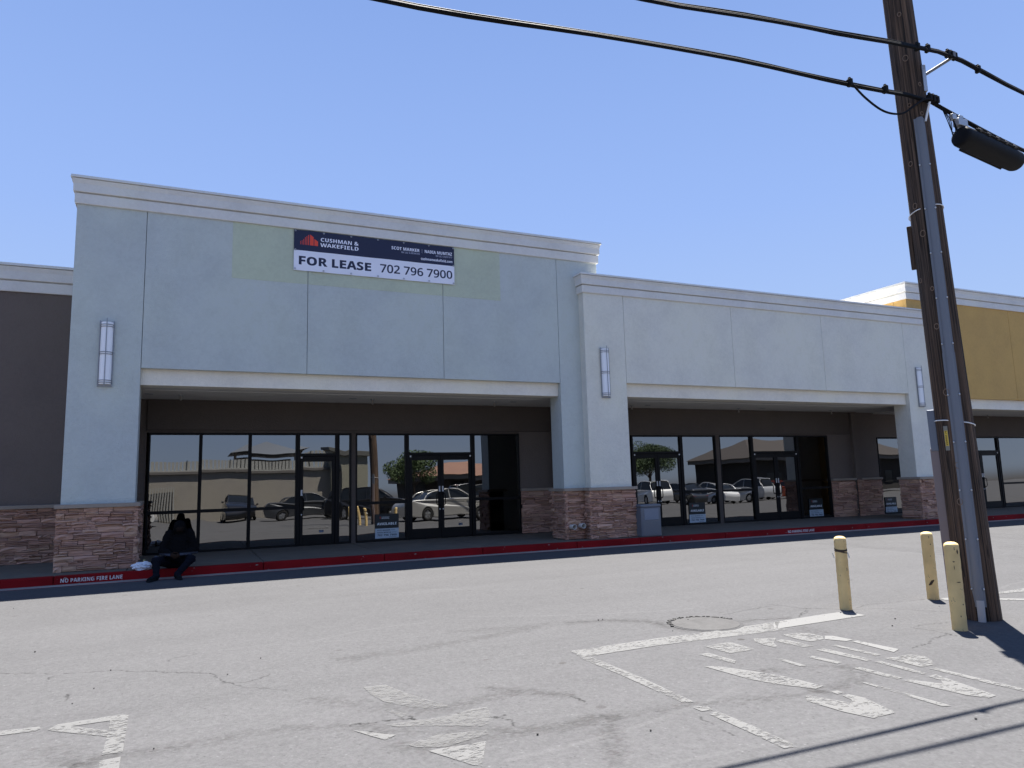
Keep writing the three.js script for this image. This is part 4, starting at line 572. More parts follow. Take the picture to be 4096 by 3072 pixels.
// ---------- utility pole ----------
{
  const base = new THREE.Vector3(7.665, 0, 10.35), top = new THREE.Vector3(7.30, 11, 10.31), axis = (y) => base.clone().lerp(top, y / 11);
  const o = thing('utility_pole', 'weathered brown wooden utility pole with a grey cable guard on its face', 'utility pole', [7.665, groundY(7.66), 10.35]);
  const W = 1024, H = 2048, gr = fbm(W, H, 90, 5, 5, 701, 0.62), gr2 = fbm(W, H, 30, 3, 4, 711), bl = fbm(W, H, 3, 6, 5, 721), cr = fbm(W, H, 46, 2, 3, 731);
  const woodV = (i) => { const crack = Math.max(0, Math.min(1, (0.028 - Math.abs(cr[i] - 0.5)) / 0.016)) * (gr2[i] > 0.47 ? 1 : 0.15); return [Math.max(0.12, 0.82 + 2.5 * (gr[i] - 0.5) + 0.8 * (gr2[i] - 0.5)), crack]; };
  const wood = std({ map: tex(W, H, (i) => { const [v, k] = woodV(i), w = bl[i] - 0.5, s = v * (1 - 0.8 * k) * (0.95 + 0.5 * w); return [0.100 * s * (1 + 0.22 * w), 0.064 * s, 0.043 * s * (1 - 0.3 * w)]; }, { sx: 1, sy: 4.5 }), bumpMap: tex(W, H, (i) => { const [v, k] = woodV(i); return grey(0.5 * v - 0.6 * k + 0.3); }, { srgbMap: false, sx: 1, sy: 4.5 }), bumpScale: 0.02, roughness: 0.95 });
  wood.userData = {};
  const rad = (y) => 0.189 - 0.0058 * y, g = new THREE.CylinderGeometry(0.125, 0.1893, 11.1, 40, 90, true), p = g.attributes.position, uv = g.attributes.uv;
  for (let i = 0; i < p.count; i++) { const y = p.getY(i) + 5.5, a = Math.atan2(p.getZ(i), p.getX(i)), k = 1 + 0.012 * Math.sin(a * 5 + y * 0.7) + 0.010 * Math.sin(a * 9 - y * 1.3) + (y < 0.5 ? 0.05 * (0.5 - y) : 0), c = axis(y); p.setXYZ(i, c.x + p.getX(i) * k, y, c.z + p.getZ(i) * k); uv.setY(i, y); }
  g.computeVertexNormals(); part('shaft', g, wood, o, false);
  // directions in plan: towards the street side, and to the right of it
  const F = new THREE.Vector3(-0.835, 0, 0.55), Rt = new THREE.Vector3(0.55, 0, 0.835), at = (y, ang, r) => axis(y).addScaledVector(F, Math.cos(ang) * r).addScaledVector(Rt, Math.sin(ang) * r);
  // sheet-metal cable guard: flanged half-round channel in two lengths
  const galv = std({ color: lin(0.155, 0.168, 0.195), roughness: 0.6, metalness: 0.1 });
  const guard = (y0, y1, a0, a1, w, lift) => {
    const prof = []; prof.push([-w, 0.0], [-w * 0.66, 0.0]); for (let k = 0; k <= 12; k++) { const t = Math.PI * (1 - k / 12); prof.push([Math.cos(t) * w * 0.62, 0.006 + Math.sin(t) * w * 0.62]); } prof.push([w * 0.66, 0], [w, 0]);
    const P = [], I = [], n = prof.length, S = 14; for (let j = 0; j <= S; j++) { const y = y0 + ((y1 - y0) * j) / S, an = a0 + ((a1 - a0) * j) / S, c = at(y, an, rad(y) + lift), N = F.clone().multiplyScalar(Math.cos(an)).addScaledVector(Rt, Math.sin(an)), T = Rt.clone().multiplyScalar(Math.cos(an)).addScaledVector(F, -Math.sin(an)); for (const [s, d] of prof) { const curve = -(s * s) / (2 * 0.175) * (d < 0.004 ? 1 : 0); P.push(c.x + T.x * s + N.x * (d + curve), y, c.z + T.z * s + N.z * (d + curve)); } }
    for (let j = 0; j < S; j++) for (let k = 0; k < n - 1; k++) { const a = j * n + k, b = a + n; I.push(a, a + 1, b + 1, a, b + 1, b); }
    const q = new THREE.BufferGeometry(); q.setAttribute('position', new THREE.Float32BufferAttribute(P, 3)); q.setIndex(I); q.computeVertexNormals(); const m = part('cable_guard', q, galv, o, false); m.material.side = THREE.DoubleSide;
    for (let y = y0 + 0.18; y < y1 - 0.1; y += 0.505) for (const s of [-1, 1]) { const an = a0 + ((a1 - a0) * (y - y0)) / (y1 - y0), c = at(y, an + s * (w * 0.84) / rad(y), rad(y) + lift + 0.004), b = new THREE.SphereGeometry(0.011, 10, 8); b.scale(1, 1, 0.8); b.translate(c.x, y, c.z); part('lag_bolt', b, boltMat, m, false).position.set(0, 0, 0); }
    return m;
  };
  const boltMat = std({ color: lin(0.6, 0.61, 0.63), roughness: 0.35, metalness: 0.6 });
  guard(0.13, 2.78, 0.04, 0.20, 0.060, 0.004); guard(2.70, 5.44, 0.19, 0.34, 0.056, 0.009);
  const stub = at(0.06, 0.06, 0.215); part('conduit_stub', rod([stub.x, -0.03, stub.z], [stub.x, 0.2, stub.z], 0.036, 16), std({ color: lin(0.34, 0.35, 0.37), roughness: 0.6 }), o);
  // smaller brown guard and grey plate on the far-left flank
  const flank = (y0, y1, w, d, m, n, off) => { const P = []; const c0 = at(y0, -1.60, rad(y0) + 0.008 + off), c1 = at(y1, -1.60, rad(y1) + 0.008 + off), b = new RoundedBoxGeometry(w, y1 - y0, d, 2, 0.01); const q = b.attributes.position, s = new THREE.Matrix4().makeBasis(F, new THREE.Vector3(0, 1, 0), Rt.clone().negate()); b.applyMatrix4(s); for (let i = 0; i < q.count; i++) { const t = q.getY(i) / (y1 - y0) + 0.5; q.setXYZ(i, q.getX(i) + c0.x + (c1.x - c0.x) * t, q.getY(i) + (y0 + y1) / 2, q.getZ(i) + c0.z + (c1.z - c0.z) * t); } part(n, b, m, o); };
  flank(-0.05, 1.77, 0.09, 0.085, std({ color: lin(0.20, 0.155, 0.145), roughness: 0.6 }), 'riser_guard', 0.03); flank(1.74, 2.19, 0.11, 0.075, std({ color: lin(0.14, 0.155, 0.185), roughness: 0.5, metalness: 0.3 }), 'riser_plate', 0.025); flank(3.78, 4.28, 0.05, 0.05, wood, 'ground_moulding', 0.012);
  // wire bands
  const band_ = (y, tilt) => { const pts = []; for (let k = 0; k < 28; k++) { const a = (k / 28) * 6.2832, c = at(y + tilt * Math.sin(a), a, rad(y) + 0.009 + (Math.abs(a - 0.2) < 0.45 || a > 6.03 ? -0.02 : 0)); pts.push([c.x, y + tilt * Math.sin(a) + 0.02 * Math.cos(a), c.z]); } part('wire_band', tube(pts, 0.006, 80, 6, true), M.white, o, false); };
  band_(2.03, -0.03); band_(4.40, 0.03); 
  { // number tag
    const t = canvasTex(96, 640, (c, w, h) => { c.fillStyle = '#7d7a70'; c.fillRect(0, 0, w, h); c.fillStyle = '#c9a93a'; c.fillRect(10, 120, 76, 400); c.fillStyle = '#15130c'; c.font = 'bold 66px sans-serif'; ['P', '', '9', '0', '6', '9', '9'].forEach((s, k) => c.fillText(s, 24, 180 + k * 54)); c.fillRect(20, 196, 56, 6); }), g2 = new THREE.PlaneGeometry(0.045, 0.26), c = at(1.87, -0.50, rad(1.87) + 0.006), c2 = at(1.87, -0.50, 1.5); g2.rotateY(Math.atan2(c2.x - c.x, c2.z - c.z)); g2.rotateZ(0.03); g2.translate(c.x, 1.87, c.z); part('number_tag', g2, std({ map: t, roughness: 0.5, side: THREE.DoubleSide }), o, false);
  }
  const knotM = std({ color: lin(0.20, 0.135, 0.095), roughness: 0.9 });
  for (const [y, a, s] of [[6.72, 0.0, 0.9], [6.18, 0.02, 1.3], [5.85, 0.75, 0.8], [5.62, -0.12, 0.8], [5.5, 0.6, 0.8], [4.95, -0.55, 1.0], [4.46, -0.62, 1.2], [4.13, -0.34, 1.3], [3.62, -0.95, 0.9], [3.50, -0.22, 0.8], [3.08, -0.25, 1.1], [2.36, -0.2, 1.3], [1.58, -0.1, 1.2], [1.20, -0.25, 1.2]]) { const t = new THREE.TorusGeometry(0.02 * s, 0.004, 6, 20); t.scale(1, 1.35, 1); const c = at(y, a, rad(y) + 0.001), c2 = at(y, a, 1.5); t.rotateY(Math.atan2(c2.x - c.x, c2.z - c.z)); t.translate(c.x, y, c.z); part('knot', t, knotM, o, false); }
  // stand-off arm that carries the upper cable
  const s0 = at(5.98, 1.3, rad(6) + 0.005), arm = [7.78, 6.15, 10.66]; part('standoff_bracket', merge([rod([s0.x, 5.97, s0.z], arm, 0.017, 10), new THREE.CylinderGeometry(0.035, 0.035, 0.06, 12).translate(arm[0], arm[1] + 0.02, arm[2])]), std({ color: lin(0.16, 0.165, 0.175), roughness: 0.6 }), o); const sp = rbox(-0.03, 0.03, -0.16, 0.16, -0.02, 0.02, 0.006); sp.rotateY(1.0); sp.translate(s0.x, 5.93, s0.z); part('bracket_plate', sp, M.steel, o);
  const strap = at(5.55, 0.75, rad(5.5) + 0.012); part('riser_strap', tube([[strap.x, 5.40, strap.z], [strap.x + 0.02, 5.5, strap.z + 0.02], [strap.x + 0.05, 5.62, strap.z + 0.04]], 0.012, 10, 6), M.white, o, false);
}
// ---------- cables ----------
{
  const rub = matte({ color: lin(0.007, 0.007, 0.008), roughness: 0.7 }), strand = matte({ color: lin(0.02, 0.02, 0.021), roughness: 0.6 }), clipM = matte({ color: lin(0.012, 0.012, 0.012), roughness: 0.6 });
  const run = (name, label, pts, z, items) => { const o = thing(name, label, 'cable', [pts[3][0], pts[3][1], z], 'cable bundles slung along the pole line'); for (const [n, dy, dz, r, m, tw] of items) { const q = []; pts.forEach(([x, y], i) => q.push([x, y + dy + tw * Math.sin(x * 3.1 + dz * 50), z + dz + tw * Math.cos(x * 3.1 + dz * 50)])); part(n, tube(q, r, 160, 8), m, o, false); } return o; };
  const low = [[-34, 8.6], [-24, 6.9], [-14, 5.75], [-7, 5.25], [-3, 5.1], [1.235, 5.18], [1.926, 5.226], [3.224, 5.375], [4.796, 5.51], [5.564, 5.545], [6.242, 5.575], [6.912, 5.625], [7.41, 5.668], [7.628, 5.64], [7.911, 5.575], [8.259, 5.503], [9.211, 5.357], [12, 5.15], [18, 5.2], [30, 6.3]];
  const lo = run('cable_bundle', 'lower bundle of black cables clamped to the pole, carrying the splice case', low, 10.50, [['main_cable', 0, 0, 0.019, rub, 0], ['second_cable', -0.012, 0.022, 0.012, rub, 0.004], ['support_strand', 0.028, 0, 0.007, strand, 0.004]]);
  const upPts = [[-34, 9.4], [-24, 7.7], [-14, 6.5], [-7, 5.9], [-2, 5.6], [3.503, 5.707], [4.69, 5.851], [5.454, 5.94], [6.019, 5.99], [6.691, 6.075], [7.193, 6.128], [7.514, 6.16], [7.78, 6.165], [7.964, 6.14], [8.225, 6.10], [9.08, 5.985], [12, 5.8], [18, 5.85], [30, 6.9]];
  const up = run('cable_bundle', 'upper bundle of black cables held off the pole on a bracket', upPts, 10.66, [['main_cable', 0, 0, 0.020, rub, 0], ['second_cable', -0.016, 0.02, 0.013, rub, 0.006], ['support_strand', 0.03, 0, 0.007, strand, 0.005]]);
  const clip = (o, x, y, z, s = 1) => part('cable_clip', merge([rbox(x - 0.02 * s, x + 0.02 * s, y - 0.035, y + 0.045 * s, z - 0.028, z + 0.028, 0.006), rbox(x - 0.012, x + 0.012, y + 0.04 * s, y + 0.065 * s, z - 0.012, z + 0.012, 0.004)]), clipM, o);
  for (const [x, y] of [[6.24, 5.575], [6.78, 5.615], [7.50, 5.67], [7.56, 5.67], [7.62, 5.665]]) clip(lo, x, y, 10.53); for (const [x, y] of [[7.19, 6.13], [7.36, 6.15], [7.70, 6.17], [7.76, 6.17], [7.82, 6.165], [8.22, 6.10]]) clip(up, x, y, 10.66);
  part('drip_loop', tube([[6.27, 5.56, 10.54], [6.42, 5.43, 10.56], [6.66, 5.32, 10.58], [6.92, 5.34, 10.59], [7.15, 5.48, 10.58], [7.36, 5.61, 10.56], [7.5, 5.65, 10.55]], 0.011, 40, 8), rub, lo, false);
  for (let k = 0; k < 3; k++) part('tie_wire', tube([[7.63, 5.6, 10.56], [7.66 + 0.03 * k, 5.4, 10.6], [7.72, 5.28 - 0.02 * k, 10.6], [7.83 + 0.02 * k, 5.32, 10.57], [7.84, 5.48, 10.55]], 0.005, 30, 6), rub, lo, false);
  part('ground_clamp', merge([rbox(7.90, 8.06, 5.41, 5.50, 10.50, 10.58, 0.01), rbox(7.94, 8.0, 5.49, 5.54, 10.51, 10.57, 0.006)]), M.steel, lo);
  part('end_clamp', rbox(7.80, 7.87, 5.46, 5.53, 10.53, 10.58, 0.008), M.steel, lo);
  // splice case
  const o = thing('splice_case', 'black ribbed splice case hanging from the lower cable', 'splice case', [8.5, 5.2, 10.56]); const A = new THREE.Vector3(7.91, 5.285, 10.56), B = new THREE.Vector3(8.92, 5.135, 10.56), L = A.distanceTo(B), prof = []; prof.push([0, 0], [0.085, 0.002], [0.108, 0.012], [0.117, 0.04], [0.119, 0.12]); for (let k = 0; k <= 30; k++) prof.push([0.119 + (k % 2 ? 0.003 : 0), 0.13 + ((L - 0.26) * k) / 30]); prof.push([0.117, L - 0.04], [0.108, L - 0.012], [0.085, L - 0.002], [0, L]);
  const q = new THREE.Quaternion().setFromUnitVectors(new THREE.Vector3(0, 1, 0), B.clone().sub(A).normalize()), put = (g) => g.applyQuaternion(q).translate(A.x, A.y, A.z); const caseM = matte({ color: lin(0.006, 0.006, 0.007), roughness: 0.6, specularIntensity: 0.35 });
  part('case_shell', put(new THREE.LatheGeometry(prof.map(([a, b]) => new THREE.Vector2(a, b)), 36)), caseM, o, false); part('seam_rail', put(rbox(-0.012, 0.012, 0.14, L - 0.14, 0.112, 0.14, 0.004).rotateY(-0.7)), caseM, o); part('seam_rail', put(rbox(-0.012, 0.012, 0.14, L - 0.14, 0.112, 0.14, 0.004).rotateY(2.44)), caseM, o);
  for (let k = 0; k < 5; k++) part('latch', put(rbox(-0.02, 0.02, 0.2 + k * (L - 0.4) / 4 - 0.02, 0.2 + k * (L - 0.4) / 4 + 0.02, 0.122, 0.15, 0.005).rotateY(-0.7)), std({ color: lin(0.03, 0.03, 0.032), roughness: 0.4 }), o);
  part('hanger', rod([8.12, 5.36, 10.55], [8.12, 5.53, 10.51], 0.01), strand, o); part('hanger', rod([8.75, 5.26, 10.55], [8.75, 5.44, 10.51], 0.01), strand, o); part('tail_cable', tube([[8.91, 5.135, 10.56], [9.06, 5.16, 10.56], [9.24, 5.26, 10.55], [9.4, 5.33, 10.54]], 0.012, 20, 8), rub, o, false);
}

// ---------- across the lot, behind the photographer: what the shop glass mirrors ----------
const carGlass = std({ color: lin(0.012, 0.014, 0.016), roughness: 0.08 }), tyreM = std({ color: lin(0.012, 0.012, 0.012) }), rimM = std({ color: lin(0.45, 0.46, 0.47), roughness: 0.3, metalness: 0.8 }), lampM = std({ color: lin(0.55, 0.56, 0.58), roughness: 0.15 }), tailM = std({ color: lin(0.25, 0.01, 0.01), roughness: 0.2 }), trimM = std({ color: lin(0.02, 0.02, 0.02), roughness: 0.6 });
const carShapes = {};
function carGeometry(kind) {
  if (carShapes[kind]) return carShapes[kind];
  const K = { sedan: { L: 4.65, W: 1.8, wb: 2.75, f: 0.93, belt: 0.92, hood: 0.86, deck: 0.98, roof: 1.44, g: [[-1.55, 0.98], [-0.85, 1.40], [-0.1, 1.45], [0.55, 1.40], [1.3, 0.95]], r: 0.33 }, suv: { L: 4.7, W: 1.9, wb: 2.75, f: 0.95, belt: 1.06, hood: 1.05, deck: 1.08, roof: 1.72, g: [[-2.2, 1.08], [-2.02, 1.62], [-1.2, 1.72], [0.3, 1.68], [1.2, 1.07]], r: 0.37 } }[kind];
  const s = new THREE.Shape(), h = K.L / 2, xf = h - K.f, xr = xf - K.wb, y0 = 0.24, ra = K.r + 0.06;
  s.moveTo(-h + 0.06, y0 + 0.06); s.lineTo(xr - ra, y0); s.absarc(xr, K.r, ra, Math.PI + 0.25, -0.25, true); s.lineTo(xf - ra, y0); s.absarc(xf, K.r, ra, Math.PI + 0.25, -0.25, true); s.lineTo(h - 0.06, y0 + 0.04);
  s.quadraticCurveTo(h + 0.04, 0.45, h - 0.05, 0.66); s.quadraticCurveTo(h - 0.2, K.hood - 0.08, h - 0.55, K.hood); s.lineTo(K.g[4][0], K.g[4][1]); s.lineTo(K.g[0][0], K.g[0][1]); s.lineTo(-h + 0.2, K.deck - 0.02); s.quadraticCurveTo(-h - 0.02, K.deck - 0.1, -h, 0.6); s.lineTo(-h + 0.06, y0 + 0.06);
  const body = new THREE.ExtrudeGeometry(s, { depth: K.W - 0.16, bevelEnabled: true, bevelSize: 0.05, bevelThickness: 0.08, bevelSegments: 4, curveSegments: 14 }); body.translate(0, 0, -(K.W - 0.16) / 2);
  const pinch = (g, k) => { const p = g.attributes.position; for (let i = 0; i < p.count; i++) { const x = p.getX(i), y = p.getY(i), e = Math.max(0, Math.abs(x) - h * 0.62) / (h * 0.38); p.setZ(i, p.getZ(i) * (1 - 0.14 * e * e - k * Math.max(0, y - 0.75))); } g.computeVertexNormals(); return g; };
  pinch(body, 0.10);
  const gs = new THREE.Shape(); gs.moveTo(K.g[0][0], K.g[0][1] - 0.04); gs.quadraticCurveTo(K.g[1][0] - 0.1, K.g[1][1] - 0.06, K.g[1][0] + 0.15, K.g[1][1]); gs.lineTo(K.g[2][0], K.g[2][1]); gs.lineTo(K.g[3][0] - 0.1, K.g[3][1] + 0.01); gs.quadraticCurveTo(K.g[3][0] + 0.12, K.g[3][1] - 0.05, K.g[4][0], K.g[4][1] - 0.04); gs.lineTo(K.g[0][0], K.g[0][1] - 0.04);
  const glass = pinch(new THREE.ExtrudeGeometry(gs, { depth: K.W - 0.24, bevelEnabled: true, bevelSize: 0.01, bevelThickness: 0.02, bevelSegments: 2, curveSegments: 10 }).translate(0, 0, -(K.W - 0.24) / 2), 0.30);
  const roofPts = [K.g[0], K.g[1], K.g[2], K.g[3], K.g[4]]; // roof skin and side pillars as body-coloured ribbons
  const rails = []; for (const sd of [-1, 1]) { const w = (y) => sd * ((K.W - 0.2) / 2) * (1 - 0.30 * Math.max(0, y - 0.75)); rails.push(tube([[K.g[0][0] - 0.02, K.g[0][1] - 0.02, w(K.g[0][1])], [K.g[0][0] + 0.3, (K.g[0][1] + K.g[1][1]) / 2 + 0.08, w(1.2)], [K.g[1][0] + 0.15, K.g[1][1], w(K.g[1][1])], [K.g[2][0], K.g[2][1], w(K.g[2][1])], [K.g[3][0] - 0.1, K.g[3][1], w(K.g[3][1])], [K.g[4][0] - 0.2, (K.g[3][1] + K.g[4][1]) / 2 - 0.12, w(1.1)], [K.g[4][0] + 0.02, K.g[4][1] - 0.02, w(K.g[4][1])]], 0.032, 40, 6)); rails.push(rod([-0.2, K.belt, w(K.belt) * 1.005], [-0.25, K.g[2][1] - 0.02, w(K.g[2][1]) * 1.0], 0.03, 6)); }
  const rf = new THREE.BoxGeometry(K.g[3][0] - K.g[1][0] - 0.1, 0.03, (K.W - 0.2) * (1 - 0.3 * (K.roof - 0.75)), 8, 1, 6); { const p = rf.attributes.position; for (let i = 0; i < p.count; i++) p.setY(i, p.getY(i) - 0.03 * (p.getZ(i) ** 2) * 1.5 - 0.04 * (p.getX(i) ** 2)); } rf.translate((K.g[3][0] + K.g[1][0]) / 2, K.roof + 0.005, 0); rails.push(rf);
  const tyre = new THREE.TorusGeometry(K.r - 0.085, 0.09, 10, 28), rim = merge([new THREE.CylinderGeometry(K.r - 0.12, K.r - 0.12, 0.1, 24).rotateX(Math.PI / 2), ...[0, 1, 2, 3, 4].map((k) => rbox(-0.03, 0.03, 0, K.r - 0.12, 0.04, 0.07, 0.006).rotateZ((k * 6.2832) / 5))]);
  return (carShapes[kind] = { K, h, xf, xr, body, glass, rails: merge(rails), tyre, rim });
}
function car(name, label, kind, color, x, z, rot, metal = 0.3) {
  const c = carGeometry(kind), { K } = c, o = thing(name, label, 'car', [x, groundY(x), z], 'cars parked across the lot'), P = (n, g, m, par = o) => { const k = new THREE.Mesh(g, m); k.name = n; par.add(k); return k; };
  const paint = new THREE.MeshPhysicalMaterial({ color: lin(...color), roughness: 0.35, metalness: metal, clearcoat: 1, clearcoatRoughness: 0.05 });
  P('body', c.body, paint); P('windows', c.glass, carGlass); P('roof_frame', c.rails, paint);
  for (const wx of [c.xf, c.xr]) for (const s of [-1, 1]) { const w = new THREE.Group(); w.name = 'wheel'; w.position.set(wx, K.r, s * (K.W / 2 - 0.1)); if (s < 0) w.rotation.y = Math.PI; o.add(w); P('tyre', c.tyre, tyreM, w); P('rim', c.rim, rimM, w); }
  for (const s of [-1, 1]) { P('headlight', rbox(c.h - 0.28, c.h - 0.09, 0.62, 0.74, s * K.W * 0.33 - 0.16, s * K.W * 0.33 + 0.16, 0.03, 2), lampM); P('tail_light', rbox(-c.h - 0.02, -c.h + 0.1, 0.68, 0.84, s * K.W * 0.34 - 0.13, s * K.W * 0.34 + 0.13, 0.02, 2), tailM); P('mirror', rbox(K.g[4][0] - 0.42, K.g[4][0] - 0.25, K.belt + 0.02, K.belt + 0.14, s * (K.W / 2 + 0.07) - 0.07, s * (K.W / 2 + 0.07) + 0.05, 0.03, 2), paint); }
  P('bumper', rbox(c.h - 0.1, c.h + 0.01, 0.26, 0.5, -K.W * 0.36, K.W * 0.36, 0.03, 2), trimM);
  o.rotation.y = rot; shade(o); return o;
}
car('sedan', 'silver sedan parked to the right of the photographer, mirrored in the double door', 'sedan', [0.50, 0.49, 0.46], 11.6, 12.7, -0.2, 0.6);
car('sedan', 'dark grey sedan mirrored in the single glass door', 'sedan', [0.05, 0.053, 0.058], 6.6, 22.4, 0.05);
car('suv', 'black suv mirrored beside the brown post', 'suv', [0.008, 0.008, 0.009], 9.6, 19.2, 0.35);
car('sedan', 'pearl white sedan mirrored behind the seated person', 'sedan', [0.62, 0.62, 0.60], -3.6, 20.4, 0.1);
car('sedan', 'black sedan at the beige wall', 'sedan', [0.01, 0.01, 0.012], 3.1, 26.0, Math.PI / 2);
car('suv', 'graphite suv mirrored behind the silver sedan', 'suv', [0.035, 0.037, 0.04], 16.8, 20.8, 0.0);
[['white suv in the row mirrored by the pale store, nearest the tree', 'suv', [0.7, 0.7, 0.68], 31], ['dark sedan in the row mirrored by the pale store', 'sedan', [0.02, 0.022, 0.026], 34.2], ['white sedan in the row mirrored by the pale store', 'sedan', [0.68, 0.68, 0.67], 37.4], ['silver suv in the row mirrored by the pale store', 'suv', [0.4, 0.41, 0.42], 40.8], ['orange sedan in the row mirrored by the pale store', 'sedan', [0.55, 0.09, 0.02], 44.2], ['grey sedan at the end of the row mirrored by the pale store', 'sedan', [0.16, 0.165, 0.17], 47.6]].forEach(([l, k, c, x]) => car(k, l, k, c, x, 24.5, -Math.PI / 2 + rr(-0.1, 0.1)));
{ // long beige block wall building opposite
  const o = thing('opposite_building', 'long beige building across the lot with a slatted rail on its roof edge', 'building', [1, 0, 33]), beige = stucco(0.28, 0.255, 0.215), slat = std({ color: lin(0.28, 0.28, 0.26) });
  part('wall', box(-22, 10.4, 0, 3.02, 30, 36), beige, o); part('roof_ledge', rbox(-22.1, 10.5, 3.02, 3.2, 29.85, 36, 0.01), std({ color: lin(0.12, 0.11, 0.10) }), o); part('roof_curb', box(-22, 10.3, 3.21, 3.30, 30.3, 30.5), slat, o);
  for (let x = -13; x < 10; x += 0.26) part('rail_slat', box(x, x + 0.2, 3.31, 3.88, 30.38, 30.42), slat, o); for (let x = -13; x < 10; x += 2.6) part('rail_post', box(x + 0.205, x + 0.255, 3.301, 3.95, 30.34, 30.46), trimM, o);
  part('end_tower', rbox(9.4, 11.7, 0, 4.1, 29.4, 33, 0.02), stucco(0.26, 0.25, 0.19), o); part('tower_cap', rbox(9.25, 11.85, 4.1, 4.45, 29.2, 33.2, 0.02), std({ color: lin(0.10, 0.10, 0.09) }), o);
  part('gate_screen', merge(Array.from({ length: 26 }, (_, k) => box(-4.6 + k * 0.16, -4.53 + k * 0.16, 0.1, 2.2, 29.86, 29.9))), slat, o);
  const pv = thing('roof_pavilion', 'small hip-roofed pavilion above the opposite roof', 'pavilion', [5.4, 3.2, 34]); part('posts', merge([box(3.2, 3.4, 3.2, 4.45, 32.2, 32.4), box(7.4, 7.6, 3.2, 4.45, 32.2, 32.4), box(3.4, 7.4, 3.2, 4.2, 34.4, 34.6)]), beige, pv); const hip = new THREE.ConeGeometry(3.6, 1.1, 4, 1).rotateY(Math.PI / 4).translate(5.4, 5.0, 33.6); part('hip_roof', hip, std({ color: lin(0.10, 0.11, 0.125), roughness: 0.6 }), pv);
}
{ // low house with a clay tile roof, dark in the glass
  const house = (label, x0, x1, z0, h, rise, wallC, roofC = [0.22, 0.12, 0.085]) => { const o = thing('tile_roof_house', label, 'house', [(x0 + x1) / 2, 0, z0 + 5]); part('wall', box(x0, x1, 0, h, z0, z0 + 9), std({ color: lin(...wallC) }), o); part('fascia', rbox(x0 - 0.7, x1 + 0.7, h, h + 0.42, z0 - 0.8, z0 + 9.8, 0.02), std({ color: lin(0.16, 0.15, 0.14) }), o);
    const P = [x0 - 0.9, h + 0.43, z0 - 1, x1 + 0.9, h + 0.43, z0 - 1, x1 + 0.9, h + 0.43, z0 + 10, x0 - 0.9, h + 0.43, z0 + 10, x0 + 3.5, h + 0.43 + rise, z0 + 4.5, x1 - 3.5, h + 0.43 + rise, z0 + 4.5], I = [0, 4, 1, 1, 4, 5, 1, 5, 2, 2, 5, 3, 3, 5, 4, 3, 4, 0], g = new THREE.BufferGeometry(); g.setAttribute('position', new THREE.Float32BufferAttribute(P, 3)); g.setIndex(I); const u = g.toNonIndexed(); u.computeVertexNormals(); part('tile_roof', u, std({ color: lin(...roofC), map: stuccoTone, side: THREE.DoubleSide }), o);
    for (let x = x0 + 2; x < x1 - 2; x += 3.4) { const w = part('window', box(x, x + 1.4, 0.9, 2.1, z0 - 0.04, z0 - 0.005), carGlass, o); part('sill', box(x - 0.1, x + 1.5, 0.8, 0.89, z0 - 0.1, z0 - 0.005), trimM, w); } };
  house('dark brown house with a clay tile roof mirrored in the double door', 19.5, 33, 40, 2.3, 1.3, [0.035, 0.03, 0.026]); house('larger dark house with a tile roof mirrored at the far windows', 52, 76, 36, 3.4, 2.2, [0.03, 0.027, 0.025], [0.05, 0.042, 0.038]); house('low house mirrored at the far left', -40, -27, 38, 2.8, 1.4, [0.2, 0.17, 0.14]);
}
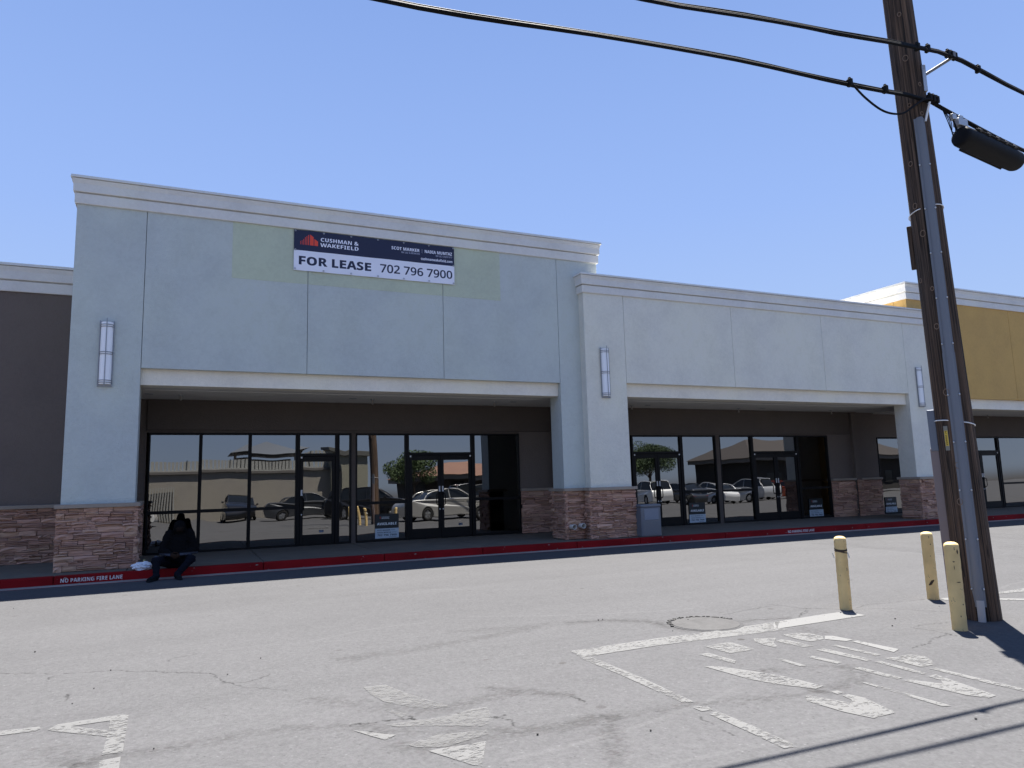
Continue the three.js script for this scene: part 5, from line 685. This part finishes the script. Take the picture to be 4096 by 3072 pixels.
{ // trees
  const bark = std({ color: lin(0.075, 0.055, 0.04) }), leafM = [std({ color: lin(0.055, 0.085, 0.03), side: THREE.DoubleSide }), std({ color: lin(0.04, 0.065, 0.028), side: THREE.DoubleSide })];
  const tree = (label, x, z, h, r, m) => {
    const o = thing('shade_tree', label, 'tree', [x, groundY(x), z], 'trees across the lot'), tr = [rod([x, -0.4, z], [x + 0.15, h * 0.45, z], 0.16, 9, 0.11)], tips = [];
    for (let k = 0; k < 8; k++) { const a = k * 0.785 + rr(-0.3, 0.3), l = r * rr(0.4, 0.8), e = [x + Math.cos(a) * l, h * rr(0.55, 0.85), z + Math.sin(a) * l]; tr.push(rod([x + 0.13, h * rr(0.34, 0.44), z], e, 0.06, 6, 0.02)); tips.push(e); } tips.push([x, h * 0.88, z], [x + 0.3, h * 0.7, z]);
    part('trunk', merge(tr), bark, o); const P = [], N = [];
    for (let k = 0; k < 5200; k++) { const t = tips[Math.floor(rnd() * tips.length)], q = r * 0.42 * Math.cbrt(rnd()), a = rr(0, 6.283), b = Math.acos(rr(-1, 1)), c = [t[0] + q * Math.sin(b) * Math.cos(a), t[1] + q * Math.cos(b) * 0.75, t[2] + q * Math.sin(b) * Math.sin(a)], s = rr(0.06, 0.13), u = new THREE.Vector3(rr(-1, 1), rr(-1, 1), rr(-1, 1)).normalize(), v = new THREE.Vector3(rr(-1, 1), rr(-1, 1), rr(-1, 1)).cross(u).normalize(); for (const [f, g] of [[-1, 0], [0, -0.6], [1, 0], [-1, 0], [1, 0], [0, 0.6]]) P.push(c[0] + s * (u.x * f + v.x * g), c[1] + s * (u.y * f + v.y * g), c[2] + s * (u.z * f + v.z * g)); }
    const g = new THREE.BufferGeometry(); g.setAttribute('position', new THREE.Float32BufferAttribute(P, 3)); g.computeVertexNormals(); part('crown', g, m, o);
  };
  tree('shade tree beside the tile-roofed house', 17.6, 38.5, 4.8, 2.3, leafM[0]); tree('broad tree behind the mirrored car row, nearest the white suv', 41, 44, 6.2, 3.6, leafM[0]); tree('dark tree behind the mirrored car row, in the middle', 46.5, 46, 5.6, 3.2, leafM[1]); tree('tree behind the mirrored car row, farthest along', 36, 47, 5.2, 3.0, leafM[1]); tree('low round tree between the mirrored car row and the wall', 31, 43, 4.6, 3.0, leafM[1]); tree('wide tree at the back of the lot', 51, 52, 6.0, 3.8, leafM[0]);
}
{ // lot light with a curved arm
  const o = thing('lot_light', 'tall curved-arm parking lot light mirrored in the pale store glass', 'street lamp', [27, 0, 27]); part('mast', rod([27, 0, 27], [27, 7.6, 27], 0.09, 12, 0.06), M.steel, o); part('arm', tube([[27, 7.5, 27], [27.1, 8.2, 27], [27.6, 8.6, 27], [28.4, 8.65, 27]], 0.05, 20, 8), M.steel, o, false); part('lamp_head', rbox(28.3, 29.0, 8.55, 8.7, 26.85, 27.15, 0.04, 2), trimM, o); part('footing', new THREE.CylinderGeometry(0.3, 0.3, 0.7, 20).translate(27, 0.25, 27), M.concrete, o);
}
shade(scene);

renderer.render(scene, camera);
